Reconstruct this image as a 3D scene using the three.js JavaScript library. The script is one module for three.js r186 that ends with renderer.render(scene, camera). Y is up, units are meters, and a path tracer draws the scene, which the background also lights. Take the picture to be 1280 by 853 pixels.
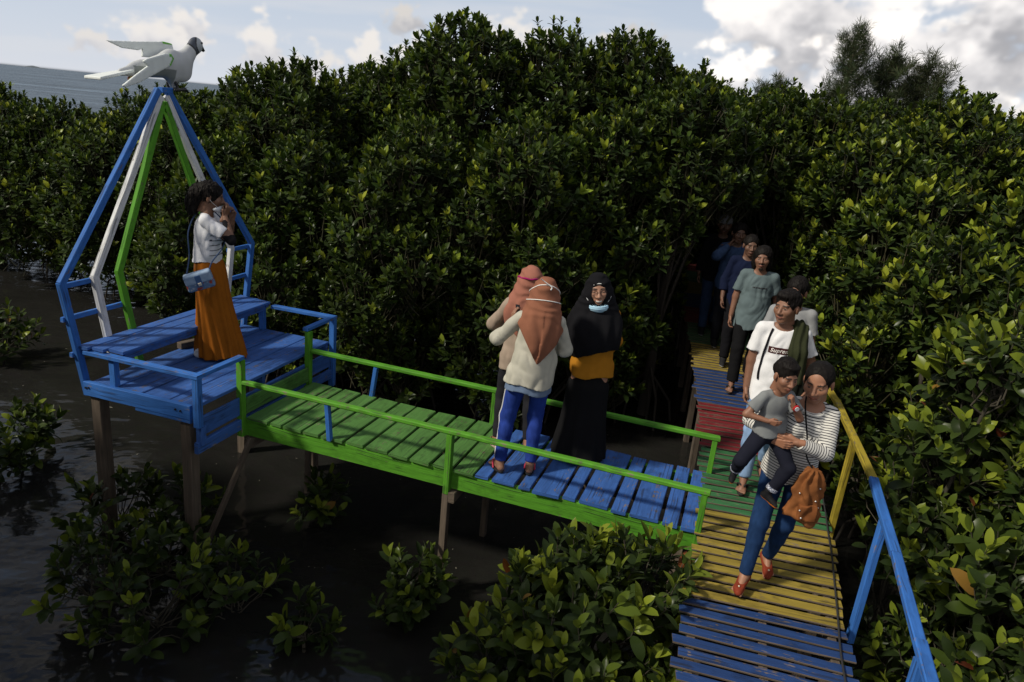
import * as THREE from 'three';
import { mergeGeometries } from 'three/addons/utils/BufferGeometryUtils.js';

// ---------------------------------------------------------------- camera, sky, sun, exposure
const scene = new THREE.Scene();
const camera = new THREE.PerspectiveCamera(50.23, 1280 / 853, 0.1, 12000);
camera.position.set(0, 4, 0);
camera.rotation.order = 'YXZ';
camera.rotation.set(-0.3018, 0, 0.0971);

const renderer = new THREE.WebGLRenderer({ antialias: true });
renderer.toneMapping = THREE.LinearToneMapping;
renderer.toneMappingExposure = 0.74;
renderer.shadowMap.enabled = true;

const SUN_AZ = -116, SUN_EL = 41;                 // degrees: clockwise from straight ahead, above the horizon
const sunDir = new THREE.Vector3(Math.sin(SUN_AZ * Math.PI / 180) * Math.cos(SUN_EL * Math.PI / 180), Math.sin(SUN_EL * Math.PI / 180), -Math.cos(SUN_AZ * Math.PI / 180) * Math.cos(SUN_EL * Math.PI / 180));
const sun = new THREE.DirectionalLight(new THREE.Color().setRGB(1, 0.93, 0.78), 4.9);
sun.position.copy(sunDir).multiplyScalar(40).add(new THREE.Vector3(0, 1, -6));
sun.target.position.set(0, 1, -6);
sun.castShadow = true;
sun.shadow.radius = 10;
sun.shadow.mapSize.set(4096, 4096);
Object.assign(sun.shadow.camera, { left: -16, right: 16, top: 14, bottom: -14, near: 1, far: 90 });
scene.add(sun, sun.target);

// ---------------------------------------------------------------- random numbers and noise
function rng(seed) { let a = seed >>> 0; return () => { a = (a + 0x6D2B79F5) >>> 0; let t = Math.imul(a ^ (a >>> 15), 1 | a); t = (t + Math.imul(t ^ (t >>> 7), 61 | t)) ^ t; return ((t ^ (t >>> 14)) >>> 0) / 4294967296; }; }
const clamp = (x, a, b) => x < a ? a : x > b ? b : x, mix = (a, b, t) => a + (b - a) * t;
const smooth = (a, b, x) => { const t = clamp((x - a) / (b - a), 0, 1); return t * t * (3 - 2 * t); };
const PERM = new Uint8Array(512), HV = new Float32Array(256);
{ const r = rng(77), p = [...Array(256).keys()]; for (let i = 255; i > 0; i--) { const j = Math.floor(r() * (i + 1)); [p[i], p[j]] = [p[j], p[i]]; } for (let i = 0; i < 512; i++) PERM[i] = p[i & 255]; for (let i = 0; i < 256; i++) HV[i] = r() * 2 - 1; }
function noise3(x, y, z) {                         // value noise, -1 .. 1
  const xi = Math.floor(x), yi = Math.floor(y), zi = Math.floor(z); x -= xi; y -= yi; z -= zi;
  const u = x * x * (3 - 2 * x), v = y * y * (3 - 2 * y), w = z * z * (3 - 2 * z), X = xi & 255, Y = yi & 255, Z = zi & 255;
  const A = PERM[X] + Y, B = PERM[(X + 1) & 255] + Y, a0 = PERM[A & 255], a1 = PERM[(A + 1) & 255], b0 = PERM[B & 255], b1 = PERM[(B + 1) & 255];
  const g = (h, k) => HV[PERM[(h + k) & 255]];
  const x0 = mix(mix(g(a0, Z), g(b0, Z), u), mix(g(a1, Z), g(b1, Z), u), v), x1 = mix(mix(g(a0, Z + 1), g(b0, Z + 1), u), mix(g(a1, Z + 1), g(b1, Z + 1), u), v);
  return mix(x0, x1, w);
}
function fbm(x, y, z, o = 4) { let s = 0, a = 0.5; for (let i = 0; i < o; i++) { s += a * noise3(x, y, z); x = x * 2.03 + 11.3; y = y * 2.03 + 5.7; z = z * 2.03 + 3.1; a *= 0.5; } return s; }

// ---------------------------------------------------------------- sky: late afternoon, broken cumulus, thin high cloud
function makeSky() {
  const W = 3072, H = 1536, d = new Float32Array(W * H * 4), r = rng(5), D = 180 / Math.PI;
  // cumulus banks: azimuth, base elevation, half width, height (degrees), brightness of its tops, grey of its base
  const banks = [
    [-30.4, 1.5, 1.4, 1.0, 0.82, 0.66], [-26.2, 1.5, 2.4, 2.4, 0.92, 0.66], [-24.2, 2.9, 1.4, 1.8, 0.92, 0.66], [-19.4, 1.4, 2.3, 3.0, 0.93, 0.66], [-16.2, 0.9, 1.7, 2.0, 0.88, 0.66], [-12.0, 1.3, 2.1, 3.1, 0.93, 0.64], [-7.4, 2.2, 2.4, 2.6, 0.92, 0.64], [-1.5, 3.6, 2.6, 2.6, 0.92, 0.64], [-9.4, 5.0, 2.3, 1.4, 0.74, 0.5],
    [-9.2, 0.4, 1.6, 1.7, 0.84, 0.6], [-5, 0.9, 2.6, 3.4, 0.88, 0.6], [3.2, 0.6, 3.0, 4.4, 0.8, 0.55], [6.8, 5.6, 1.6, 1.2, 0.66, 0.45],
    [13.6, 2.4, 3.4, 3.4, 1.2, 0.62], [17.5, 0.2, 4.6, 3.8, 1.14, 0.56], [18.5, 5.6, 6.4, 6.0, 1.15, 0.5], [24.0, 3.2, 5.4, 5.4, 1.2, 0.52], [30.0, 5.6, 5.4, 6.5, 1.22, 0.46], [27.6, 1.4, 3.4, 1.9, 0.8, 0.42], [33.5, 0.2, 3.4, 2.6, 1.0, 0.5], [38, 4.0, 5, 6, 1.1, 0.45],
  ];
  for (let i = 0; i < 150; i++) {                 // the same kind of banks all round and higher up
    const el = 1 + 62 * Math.pow(r(), 1.6); let az = 44 + r() * 276; if (az > 180) az -= 360;
    const w = (2 + 6 * r()) * (1 + el / 26) / Math.max(0.4, Math.cos(el / D));
    const o = smooth(8, 30, el); banks.push([az, el, w, w * (0.55 + 0.3 * r()), mix(1.0, 0.5, o) + 0.2 * r(), mix(0.4, 0.22, o) + 0.1 * r()]);   // overhead one looks at their grey bellies
  }
  for (let i = 0; i < 26; i++) banks.push([-44 + 88 * r(), 15 + 45 * r(), 6 + 8 * r(), 4 + 4 * r(), 0.5 + 0.2 * r(), 0.22 + 0.1 * r()]);
  const BIN = 6, bins = Array.from({ length: 360 / BIN }, () => []);
  for (const b of banks) for (let k = Math.floor((b[0] - b[2] * 1.9 + 180) / BIN); k <= Math.floor((b[0] + b[2] * 1.9 + 180) / BIN); k++) bins[((k % bins.length) + bins.length) % bins.length].push(b);
  for (let j = 0; j < H; j++) {
    const el = ((j + 0.5) / H - 0.5) * 180, se = Math.sin(el / D), ce = Math.cos(el / D);
    for (let i = 0; i < W; i++) {
      const at = (j * W + i) * 4; d[at + 3] = 1;
      if (el < -0.3) { d[at] = 0.10; d[at + 1] = 0.11; d[at + 2] = 0.12; continue; }
      const a = ((i + 0.5) / W - 0.5) * 2 * Math.PI, dx = Math.cos(a) * ce, dz = Math.sin(a) * ce; let az = Math.atan2(dx, -dz) * D;
      const t = smooth(2, 40, el), h = Math.exp(-el / 5);
      let R = mix(0.60, 0.11, t) + 0.16 * h, G = mix(0.70, 0.20, t) + 0.11 * h, B = mix(0.84, 0.40, t) + 0.05 * h;
      // glow of the veiled sun
      const c = dx * sunDir.x + se * sunDir.y + dz * sunDir.z, glow = Math.pow(Math.max(0, c), 10); R += 0.5 * glow; G += 0.42 * glow; B += 0.3 * glow;
      // thin high cloud
      const q = 1 / (se + 0.12), cir = smooth(-0.02, 0.5, fbm(dx * q * 1.3 + 3, dz * q * 2.6, 7, 5) + 0.12) * 0.5;
      const ci = mix(0.84, 0.5, t); R = mix(R, ci * 0.95, cir); G = mix(G, ci * 0.98, cir); B = mix(B, ci * 1.04, cir);
      for (const b of bins[Math.floor((az + 180) / BIN) % bins.length]) {
        let da = az - b[0]; if (da > 180) da -= 360; if (da < -180) da += 360;
        const u = da / b[2], v = (el - b[1]) / b[3];
        if (Math.abs(u) > 1.8 || v < -0.9 || v > 1.8) continue;
        const s = 2.9 / Math.pow(b[2] * b[3], 0.36) , X = dx * 40, Y = el * 0.7, Z = dz * 40;
        const n = fbm(X * s * 0.8 + b[0], Y * s * 1.1 + b[1] * 3, Z * s * 0.8, 6);
        const bump = 1 - Math.abs(noise3(X * s * 1.9 + 4, Y * s * 2.4 + b[0], Z * s * 1.9)) * 0.55;
        const env = 1 - Math.sqrt(u * u + (v > 0.28 ? (v - 0.28) * (v - 0.28) * 1.5 : (v - 0.28) * (v - 0.28) * 3.2));
        const den = env * 1.1 + n * 1.5 + (bump - 0.8) * 0.45;
        if (den < 0.02) continue;
        const al = smooth(0.02, b[4] > 0.95 ? 0.5 : 0.62, den) * (b[4] > 0.95 ? 1 : 0.95);
        // tops catch the low sun, bellies stay grey
        const lit = clamp(0.3 + 0.8 * v + n * 1.15 - den * 0.25 + (bump - 0.75) * 0.5, 0, 1), br = mix(b[5], b[4], smooth(0.0, 1.0, lit)) * 1.06;
        R = mix(R, br * mix(0.99, 1.04, lit), al); G = mix(G, br * mix(0.99, 0.985, lit), al); B = mix(B, br * mix(1.05, 0.93, lit), al);
      }
      const hz = Math.exp(-Math.max(0, el) / 1.6) * 0.55;      // low cloud greys into the sea air
      d[at] = mix(R, 0.8, hz) * 1.18; d[at + 1] = mix(G, 0.82, hz) * 1.18; d[at + 2] = mix(B, 0.88, hz) * 1.18;
    }
  }
  const t = new THREE.DataTexture(d, W, H, THREE.RGBAFormat, THREE.FloatType);
  t.mapping = THREE.EquirectangularReflectionMapping; t.magFilter = t.minFilter = THREE.LinearFilter; t.needsUpdate = true;
  return t;
}
const sky = makeSky();
scene.background = sky; scene.environment = sky;
console.log('sky');

// ---------------------------------------------------------------- names, labels, materials
const used = new Map();
function numbered(n) { const k = used.get(n) ?? 0; used.set(n, k + 1); return k ? n + '_' + String(k).padStart(3, '0') : n; }
function tag(o, label, category, group, kind) { if (label) o.userData.label = label; if (category) o.userData.category = category; if (group) o.userData.group = group; if (kind) o.userData.kind = kind; return o; }
function thing(name, label, category, p = [0, 0, 0], turn = 0, group) { const o = new THREE.Group(); o.name = numbered(name); o.position.set(...p); o.rotation.y = turn; scene.add(o); return tag(o, label, category, group); }
function put(name, geo, mat, parent = scene) { const m = new THREE.Mesh(geo, mat); m.name = parent === scene ? numbered(name) : name; m.castShadow = m.receiveShadow = true; parent.add(m); return m; }
const lin = (r, g, b) => new THREE.Color().setRGB(r, g, b);
const V = (x, y, z) => new THREE.Vector3(x, y, z);
function dataTex(w, h, fn, srgb = true) {
  const d = new Uint8Array(w * h * 4), e = (x) => srgb ? (x <= 0.0031308 ? 12.92 * x : 1.055 * Math.pow(x, 1 / 2.4) - 0.055) : x;
  for (let j = 0; j < h; j++) for (let i = 0; i < w; i++) { const c = fn(i / w, j / h); for (let k = 0; k < 3; k++) d[(j * w + i) * 4 + k] = clamp(Math.round(255 * e(clamp(c[k], 0, 1))), 0, 255); d[(j * w + i) * 4 + 3] = 255; }
  const t = new THREE.DataTexture(d, w, h); t.wrapS = t.wrapT = THREE.RepeatWrapping; t.magFilter = THREE.LinearFilter; t.minFilter = THREE.LinearMipmapLinearFilter; t.generateMipmaps = true;
  if (srgb) t.colorSpace = THREE.SRGBColorSpace; t.needsUpdate = true; return t;
}
// tileable noise on the unit square, fx and fy whole numbers of cells
function tnoise(u, v, fx, fy, s) {
  const x = u * fx, y = v * fy, xi = Math.floor(x), yi = Math.floor(y), a = x - xi, b = y - yi, p = a * a * (3 - 2 * a), q = b * b * (3 - 2 * b);
  const h = (i, j) => HV[PERM[(PERM[(((i % fx) + fx) % fx + s * 17) & 255] + ((j % fy) + fy) % fy) & 255]];
  return mix(mix(h(xi, yi), h(xi + 1, yi), p), mix(h(xi, yi + 1), h(xi + 1, yi + 1), p), q);
}
// u runs along the grain; one tile is one metre
function grain(u, v) {
  const w = v + 0.012 * tnoise(u, v, 3, 4, 1) + 0.005 * tnoise(u, v, 7, 9, 2);
  return { fine: tnoise(u, w, 9, 190, 3), mid: tnoise(u, w, 4, 60, 4), wide: tnoise(u, w, 2, 14, 5), crack: tnoise(u, w, 3, 110, 6), blot: 0.6 * tnoise(u, v, 5, 8, 7) + 0.4 * tnoise(u, v, 14, 22, 8), spot: tnoise(u, v, 26, 46, 9) * 0.6 + tnoise(u, v, 60, 110, 10) * 0.4 };
}
function paint(rgb, wear = 0.3, grime = 0.25) {
  const wood = [0.16, 0.125, 0.095];
  const map = dataTex(512, 512, (u, v) => {
    const g = grain(u, v), tone = 1 + 0.10 * g.fine + 0.13 * g.mid + 0.12 * g.wide + 0.16 * g.blot;
    let chip = smooth(0.62 - wear * 0.5, 0.86 - wear * 0.35, g.spot * 0.55 + g.fine * 0.35 + g.wide * 0.3 + g.blot * 0.25);
    const crack = smooth(0.66, 0.9, g.crack + 0.25 * g.blot), dirt = smooth(0.0, 0.8, g.blot + 0.35 * g.spot) * grime;
    return rgb.map((c, k) => mix(mix(c * tone, wood[k] * (1 + 0.3 * g.fine), chip * 0.85), 0.02, crack * 0.55) * (1 - dirt));
  });
  return new THREE.MeshPhysicalMaterial({ map, roughness: 0.7, specularIntensity: 0.5, bumpMap: woodBump, bumpScale: 0.003 });
}
const woodBump = dataTex(512, 512, (u, v) => { const g = grain(u, v), h = 0.6 + 0.12 * g.fine + 0.1 * g.mid + 0.06 * g.spot - 0.4 * smooth(0.66, 0.9, g.crack + 0.25 * g.blot); return [h, h, h]; }, false);
const M = {
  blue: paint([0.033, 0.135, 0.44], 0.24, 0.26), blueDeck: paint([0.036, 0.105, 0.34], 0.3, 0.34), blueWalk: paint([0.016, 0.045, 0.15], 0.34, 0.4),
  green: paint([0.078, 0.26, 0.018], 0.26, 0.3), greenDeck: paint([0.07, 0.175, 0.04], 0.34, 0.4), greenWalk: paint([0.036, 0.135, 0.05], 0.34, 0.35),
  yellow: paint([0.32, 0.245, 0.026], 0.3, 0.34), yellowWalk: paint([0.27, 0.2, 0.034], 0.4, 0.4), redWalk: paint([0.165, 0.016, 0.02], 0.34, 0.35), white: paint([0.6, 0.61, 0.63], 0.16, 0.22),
};
M.timber = new THREE.MeshStandardMaterial({ roughness: 0.9, bumpMap: woodBump, bumpScale: 0.004, map: dataTex(512, 512, (u, v) => { const g = grain(u, v), t = 1 + 0.25 * g.fine + 0.25 * g.mid + 0.3 * g.blot; return [0.092 * t, 0.07 * t, 0.052 * t]; }) });
console.log('materials');
// ---------------------------------------------------------------- boards: chamfered, grain along their length, uv in metres
const wr = rng(31);
function boardGeo(len, w, t, bev = 0.004, skew = 0) {
  const h = t / 2, k = w / 2, b = Math.min(bev, h * 0.8, k * 0.8), ring = [[-k + b, h], [k - b, h], [k, h - b], [k, -h + b], [k - b, -h], [-k + b, -h], [-k, -h + b], [-k, h - b]];
  const pos = [], uv = [], u0 = wr(), v0 = wr(), s0 = (wr() - 0.5) * skew, s1 = (wr() - 0.5) * skew; let acc = 0;
  const P = (e, i) => { const [z, y] = ring[i % 8]; return [e ? len / 2 + s1 * z / w : -len / 2 + s0 * z / w, y, z]; };
  for (let i = 0; i < 8; i++) {
    const [z0, y0] = ring[i], [z1, y1] = ring[(i + 1) % 8], l = Math.hypot(z1 - z0, y1 - y0);
    const a = P(0, i), c = P(1, i), d = P(1, i + 1), e = P(0, i + 1);
    pos.push(...a, ...e, ...d, ...a, ...d, ...c);
    uv.push(u0, v0 + acc, u0, v0 + acc + l, u0 + len, v0 + acc + l, u0, v0 + acc, u0 + len, v0 + acc + l, u0 + len, v0 + acc); acc += l;
  }
  for (const e of [0, 1]) for (let i = 1; i < 7; i++) { const q = [P(e, 0), P(e, i), P(e, i + 1)]; if (!e) q.reverse(); for (const p of q) { pos.push(...p); uv.push(v0 + p[2], u0 + p[1]); } }
  // the winding above runs clockwise seen from outside: turn it round
  for (let i = 0; i < pos.length; i += 9) for (let k2 = 0; k2 < 3; k2++) { const s = pos[i + 3 + k2]; pos[i + 3 + k2] = pos[i + 6 + k2]; pos[i + 6 + k2] = s; }
  for (let i = 0; i < uv.length; i += 6) for (let k2 = 0; k2 < 2; k2++) { const s = uv[i + 2 + k2]; uv[i + 2 + k2] = uv[i + 4 + k2]; uv[i + 4 + k2] = s; }
  const g = new THREE.BufferGeometry(); g.setAttribute('position', new THREE.Float32BufferAttribute(pos, 3)); g.setAttribute('uv', new THREE.Float32BufferAttribute(uv, 2)); g.computeVertexNormals();
  // faces: top and bottom take the first material, sawn edges and ends the second
  g.addGroup(0, 6, 0); g.addGroup(6, 18, 1); g.addGroup(24, 6, 0); g.addGroup(30, pos.length / 3 - 30, 1); return g;
}
// a board from a to b; w across, t along "up"
function board(parent, name, mat, a, b, w, t, up = [0, 1, 0], bev, skew) {
  const A = V(...a), B = V(...b), x = B.clone().sub(A), len = x.length(); x.normalize();
  const z = x.clone().cross(V(...up)).normalize(), y = z.clone().cross(x);
  const m = put(name, boardGeo(len, w, t, bev, skew), mat, parent);
  m.position.copy(A).add(B).multiplyScalar(0.5); m.quaternion.setFromRotationMatrix(new THREE.Matrix4().makeBasis(x, y, z)); return m;
}
function boardMatrixGeo(a, b, w, t, up) { const A = V(...a), B = V(...b), x = B.clone().sub(A), len = x.length(); x.normalize(); const z = x.clone().cross(V(...up)).normalize(), y = z.clone().cross(x), g = boardGeo(len, w, t); g.applyMatrix4(new THREE.Matrix4().makeBasis(x, y, z).setPosition(A.add(B).multiplyScalar(0.5))); return g; }
const boltMat = new THREE.MeshStandardMaterial({ color: lin(0.03, 0.028, 0.027), roughness: 0.6, metalness: 0.6 });
const boltGeo = new THREE.CylinderGeometry(0.009, 0.009, 0.012, 8);

// ---------------------------------------------------------------- viewing platform (local x towards the footbridge, local -z along the bench)
const TH = 0.2781, PA = V(-3.5587, 0, -5.6989), PE1 = V(Math.sin(TH), 0, -Math.cos(TH)), PE2 = V(Math.cos(TH), 0, Math.sin(TH));
const L = (a, b, y) => [b, y, -a];
{
  const g = thing('viewing_platform', 'blue timber viewing platform with bench, low railings and brown stilts over the water', 'platform', [PA.x, 0, PA.z], -TH);
  const Wd = 2.06, Dp = 1.09, y = 1.5;
  for (let i = 0; i < 4; i++) { const c = 0.138 + i * 0.272; board(g, 'plank', M.blueDeck, L(0.03 - 0.012 * wr(), c, y - 0.016 - 0.003 * wr()), L(Wd - 0.01 + 0.02 * wr(), c + 0.004 * (wr() - 0.5), y - 0.016 - 0.003 * wr()), 0.252 + 0.01 * wr(), 0.03, [0, 1, 0], 0.004, 0.02); }
  // front and back beams, side boards, lower tie
  const f = board(g, 'beam', M.blue, L(0.005, -0.03, y - 0.06), L(0.005, Dp - 0.035, y - 0.06), 0.045, 0.125);
  for (const [b, dy] of [[0.03, -0.05], [0.06, -0.045], [0.95, -0.05], [1.0, -0.055]]) { const m = put('bolt', boltGeo, boltMat, f); m.position.set(b - Dp / 2, dy + 0.06, 0.026); m.rotation.x = Math.PI / 2; }
  board(g, 'beam', M.blue, L(0.004, 0.5, y - 0.14), L(0.004, Dp - 0.04, y - 0.142), 0.03, 0.03);
  board(g, 'beam', M.blueDeck, L(Wd - 0.05, 0, y - 0.09), L(Wd - 0.05, Dp, y - 0.09), 0.045, 0.11);
  board(g, 'beam', M.blueDeck, L(1.0, 0, y - 0.09), L(1.0, Dp - 0.06, y - 0.09), 0.045, 0.11);
  board(g, 'side_board', M.blueDeck, L(0.03, Dp + 0.012, y - 0.19), L(Wd, Dp + 0.012, y - 0.19), 0.022, 0.17);
  board(g, 'side_board', M.blue, L(0.03, 0.01, y - 0.09), L(Wd, 0.01, y - 0.09), 0.022, 0.12);
  board(g, 'tie_beam', M.blueDeck, L(-0.02, Dp + 0.02, y - 0.36), L(Wd + 0.02, Dp + 0.02, y - 0.36), 0.04, 0.1);
  // stilts
  for (const [a, b, x] of [[0.07, 0.045, 0], [0.07, 0.97, 0], [Wd - 0.1, 0.06, 1], [Wd - 0.12, 0.97, 1]]) board(g, 'stilt', M.timber, L(a, b, -0.5), L(a, b, y - (x ? 0.15 : 0.13)), 0.1, 0.1, [1, 0, 0], 0.006);
  const br = board(g, 'brace', M.timber, L(0.12, 1.05, 0.12), L(0.52, 1.24, 1.04), 0.05, 0.035, [1, 0, 0.2]);
  // railing posts and rails
  const rh = y + 0.285, rp = (a, b, y0, y1, m = M.blue) => board(g, 'rail_post', m, L(a, b, y0), L(a, b, y1), 0.055, 0.06, [1, 0, 0]);
  rp(0.035, 0.26, y + 0.002, rh - 0.04); rp(0.0, Dp + 0.032, y - 0.17, rh - 0.032); rp(0.03, Dp + 0.03, y - 0.34, y - 0.175, M.blueDeck); rp(Wd - 0.02, 0.27, y, rh - 0.045); rp(Wd + 0.015, Dp + 0.03, y - 0.5, rh - 0.032);
  board(g, 'rail', M.blue, L(0.01, 0.0, rh - 0.018), L(0.0, Dp + 0.062, rh - 0.016), 0.07, 0.036);
  board(g, 'rail', M.blue, L(0.037, Dp + 0.03, rh - 0.016), L(0.56, Dp + 0.03, rh - 0.016), 0.062, 0.034);
  board(g, 'rail', M.blue, L(Wd + 0.01, 0.38, rh - 0.018), L(Wd + 0.012, Dp + 0.06, rh - 0.016), 0.07, 0.036);
  board(g, 'rail', M.blue, L(1.55, Dp + 0.03, rh - 0.016), L(Wd - 0.025, Dp + 0.03, rh - 0.016), 0.062, 0.034);
  // bench
  const bn = new THREE.Group(); bn.name = 'bench'; g.add(bn);
  [[0.005, 0.11], [0.135, 0.125], [0.285, 0.165]].forEach(([b, w], i) => board(bn, 'bench_plank', M.blueDeck, L(-0.03 + 0.05 * wr() + (i ? 0.03 : -0.02), b, rh + 0.024), L(Wd + 0.03 - i * 0.02, b, rh + 0.024), w, 0.026, [0, 1, 0], 0.004, 0.03));
  board(bn, 'bench_apron', M.blueDeck, L(0.07, 0.335, rh - 0.02), L(Wd - 0.06, 0.335, rh - 0.02), 0.024, 0.06);
  board(bn, 'bench_leg', M.blue, L(1.0, 0.3, y), L(1.0, 0.3, rh - 0.052), 0.05, 0.05, [1, 0, 0]);
  board(bn, 'bench_bearer', M.blueDeck, L(1.0, -0.03, rh - 0.005), L(1.0, 0.32, rh - 0.005), 0.045, 0.03);
  board(bn, 'bench_bearer', M.blueDeck, L(Wd - 0.055, -0.03, rh - 0.005), L(Wd - 0.055, 0.36, rh - 0.005), 0.045, 0.03);
  board(g, 'loose_block', M.timber, L(1.06, 0.02, y + 0.03), L(1.34, 0.1, y + 0.03), 0.07, 0.06);
}
// ---------------------------------------------------------------- fan of bent poles behind the bench, carrying the dove
const FRAME_B = -0.055;
{
  const g = thing('bird_perch', 'tall tapering perch of bent blue, white and green poles behind the platform bench', 'perch', [PA.x, 0, PA.z], -TH);
  const apexA = 1.085, apexY = 3.93, kneeY = 2.365;
  const poles = [[-0.12, 0.05, M.blue], [0.205, 0.37, M.white], [0.462, 0.66, M.green], [1.72, 1.52, M.green], [1.965, 1.80, M.white], [2.31, 2.13, M.blue]];
  poles.forEach(([k, f, m], i) => {
    const out = 0.018 * (i - 2.5), b = FRAME_B, off = (i % 3 === 0 ? 0 : i % 3 === 1 ? -0.02 : 0.015) * 0;
    const top = L(apexA + out * 1.2, b + off, apexY - 0.02 - 0.05 * (2.5 - Math.abs(i - 2.5))), knee = L(k, b, kneeY), foot = L(f, b, 1.36);
    const geo = mergeGeometries([boardMatrixGeo(knee, top, 0.06, 0.045, [1, 0, 0]), boardMatrixGeo(foot, [knee[0], knee[1] + 0.012, knee[2]], 0.062, 0.047, [1, 0, 0])]);
    put('pole', geo, m, g);
  });
  const at = (y, i) => { const [k, f] = poles[i], t = (kneeY - y) / (kneeY - 1.36); return k + (f - k) * t; };
  const rung = (i, j, y, e) => board(g, 'rung', M.blue, L(at(y, i) - e, FRAME_B - 0.028, y), L(at(y, j) + 0.02, FRAME_B - 0.028, y), 0.03, 0.042);
  rung(0, 1, 2.335, 0.0); rung(0, 2, 2.06, 0.05); rung(4, 5, 2.335, 0.02); rung(4, 5, 2.02, 0.04); rung(0, 1, 1.74, 0.05);
}
// ---------------------------------------------------------------- footbridge (local x along the walk, local -z across)
const BO = PA.clone().addScaledVector(PE2, 1.0877).addScaledVector(PE1, 0.578), TB = TH + 0.0267;
{
  const g = thing('footbridge', 'low footbridge of green then blue planks with green handrails and brown stilts', 'footbridge', [BO.x, 0, BO.z], -TB);
  const y = 1.212, LN = 4.03, W = 0.993, ga = y - 0.03; let x = 0.075, wide = true;
  const seq = [];
  while (x < LN - 0.02) { const blue = x > 2.08; let w = wide ? 0.185 + 0.045 * wr() : 0.092 + 0.025 * wr(); if (!blue && wr() < 0.3) w = 0.15 + 0.03 * wr(); if (x + w > LN - 0.06) w = LN - x; seq.push([x, w, blue]); x += w + (blue ? 0.026 : 0.02) + 0.008 * wr(); wide = !wide; }
  for (const [x0, w, blue] of seq) { const e = () => (wr() - 0.5) * 0.03, k = (wr() - 0.5) * 0.012; board(g, 'plank', blue ? M.blueDeck : M.greenDeck, [x0 + w / 2 - k, y - 0.014 - 0.004 * wr(), 0.012 + e()], [x0 + w / 2 + k, y - 0.014 - 0.004 * wr(), -W - 0.01 + e()], w, 0.026, [0, 1, 0], 0.004, 0.02); }
  for (const z of [-0.03, -W + 0.03]) board(g, 'side_beam', M.green, [0.0, ga - 0.082, z], [LN - 0.01, ga - 0.082, z], 0.045, 0.16);
  board(g, 'middle_beam', M.timber, [0.05, ga - 0.07, -W / 2], [LN - 0.05, ga - 0.07, -W / 2], 0.05, 0.12);
  board(g, 'riser_board', M.greenDeck, [0.035, y + 0.085, -0.02], [0.035, y + 0.085, -W + 0.02], 0.024, 0.15);
  const rh = y + 0.346;
  for (const [z, s] of [[0.022, 1], [-W - 0.022, -1]]) {
    board(g, 'handrail', M.green, [0.055, rh - 0.016 - 0.01 * wr(), z + 0.01 * (wr() - 0.5)], [LN + 0.045, rh - 0.018 - 0.008 * wr(), z + 0.01 * (wr() - 0.5)], 0.058, 0.04, [0.02 * (wr() - 0.5), 1, 0.16 * (wr() - 0.5)], 0.009, 0.03);
    board(g, 'rail_post', M.green, [0.022, y - 0.19, z - 0.006 * s], [0.022, y + 0.53, z - 0.006 * s], 0.058, 0.06, [1, 0, 0]);
    board(g, 'rail_post', M.green, [LN + 0.01, y - 0.24, z], [LN + 0.01, rh - 0.042, z], 0.05, 0.045, [1, 0, 0]);
    board(g, 'rail_post', M.blue, [s > 0 ? 0.93 : 0.75, y - 0.02, z - 0.004 * s], [s > 0 ? 0.9 : 0.79, rh - 0.042, z - 0.004 * s], 0.045, 0.04, [1, 0, 0]);
    board(g, 'rail_post', M.green, [2.04, y - 0.22, z], [2.04, rh - 0.042, z], 0.062, 0.05, [1, 0, 0]);
    board(g, 'stilt', M.timber, [2.04, -0.5, z], [2.04, y - 0.225, z], 0.062, 0.055, [1, 0, 0]);
    if (s < 0) board(g, 'stilt', M.timber, [0.09, -0.5, z - 0.1 * s], [0.09, y - 0.2, z - 0.1 * s], 0.055, 0.05, [1, 0, 0]);
    board(g, 'stilt', M.timber, [LN - 0.12, -0.5, z - 0.09 * s], [LN - 0.12, y - 0.2, z - 0.09 * s], 0.055, 0.05, [1, 0, 0]);
  }
  for (const xx of [0.1, 2.09, LN - 0.1]) board(g, 'cross_beam', M.timber, [xx, ga - 0.215, 0.05], [xx, ga - 0.215, -W - 0.05], 0.06, 0.09);
}
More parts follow.
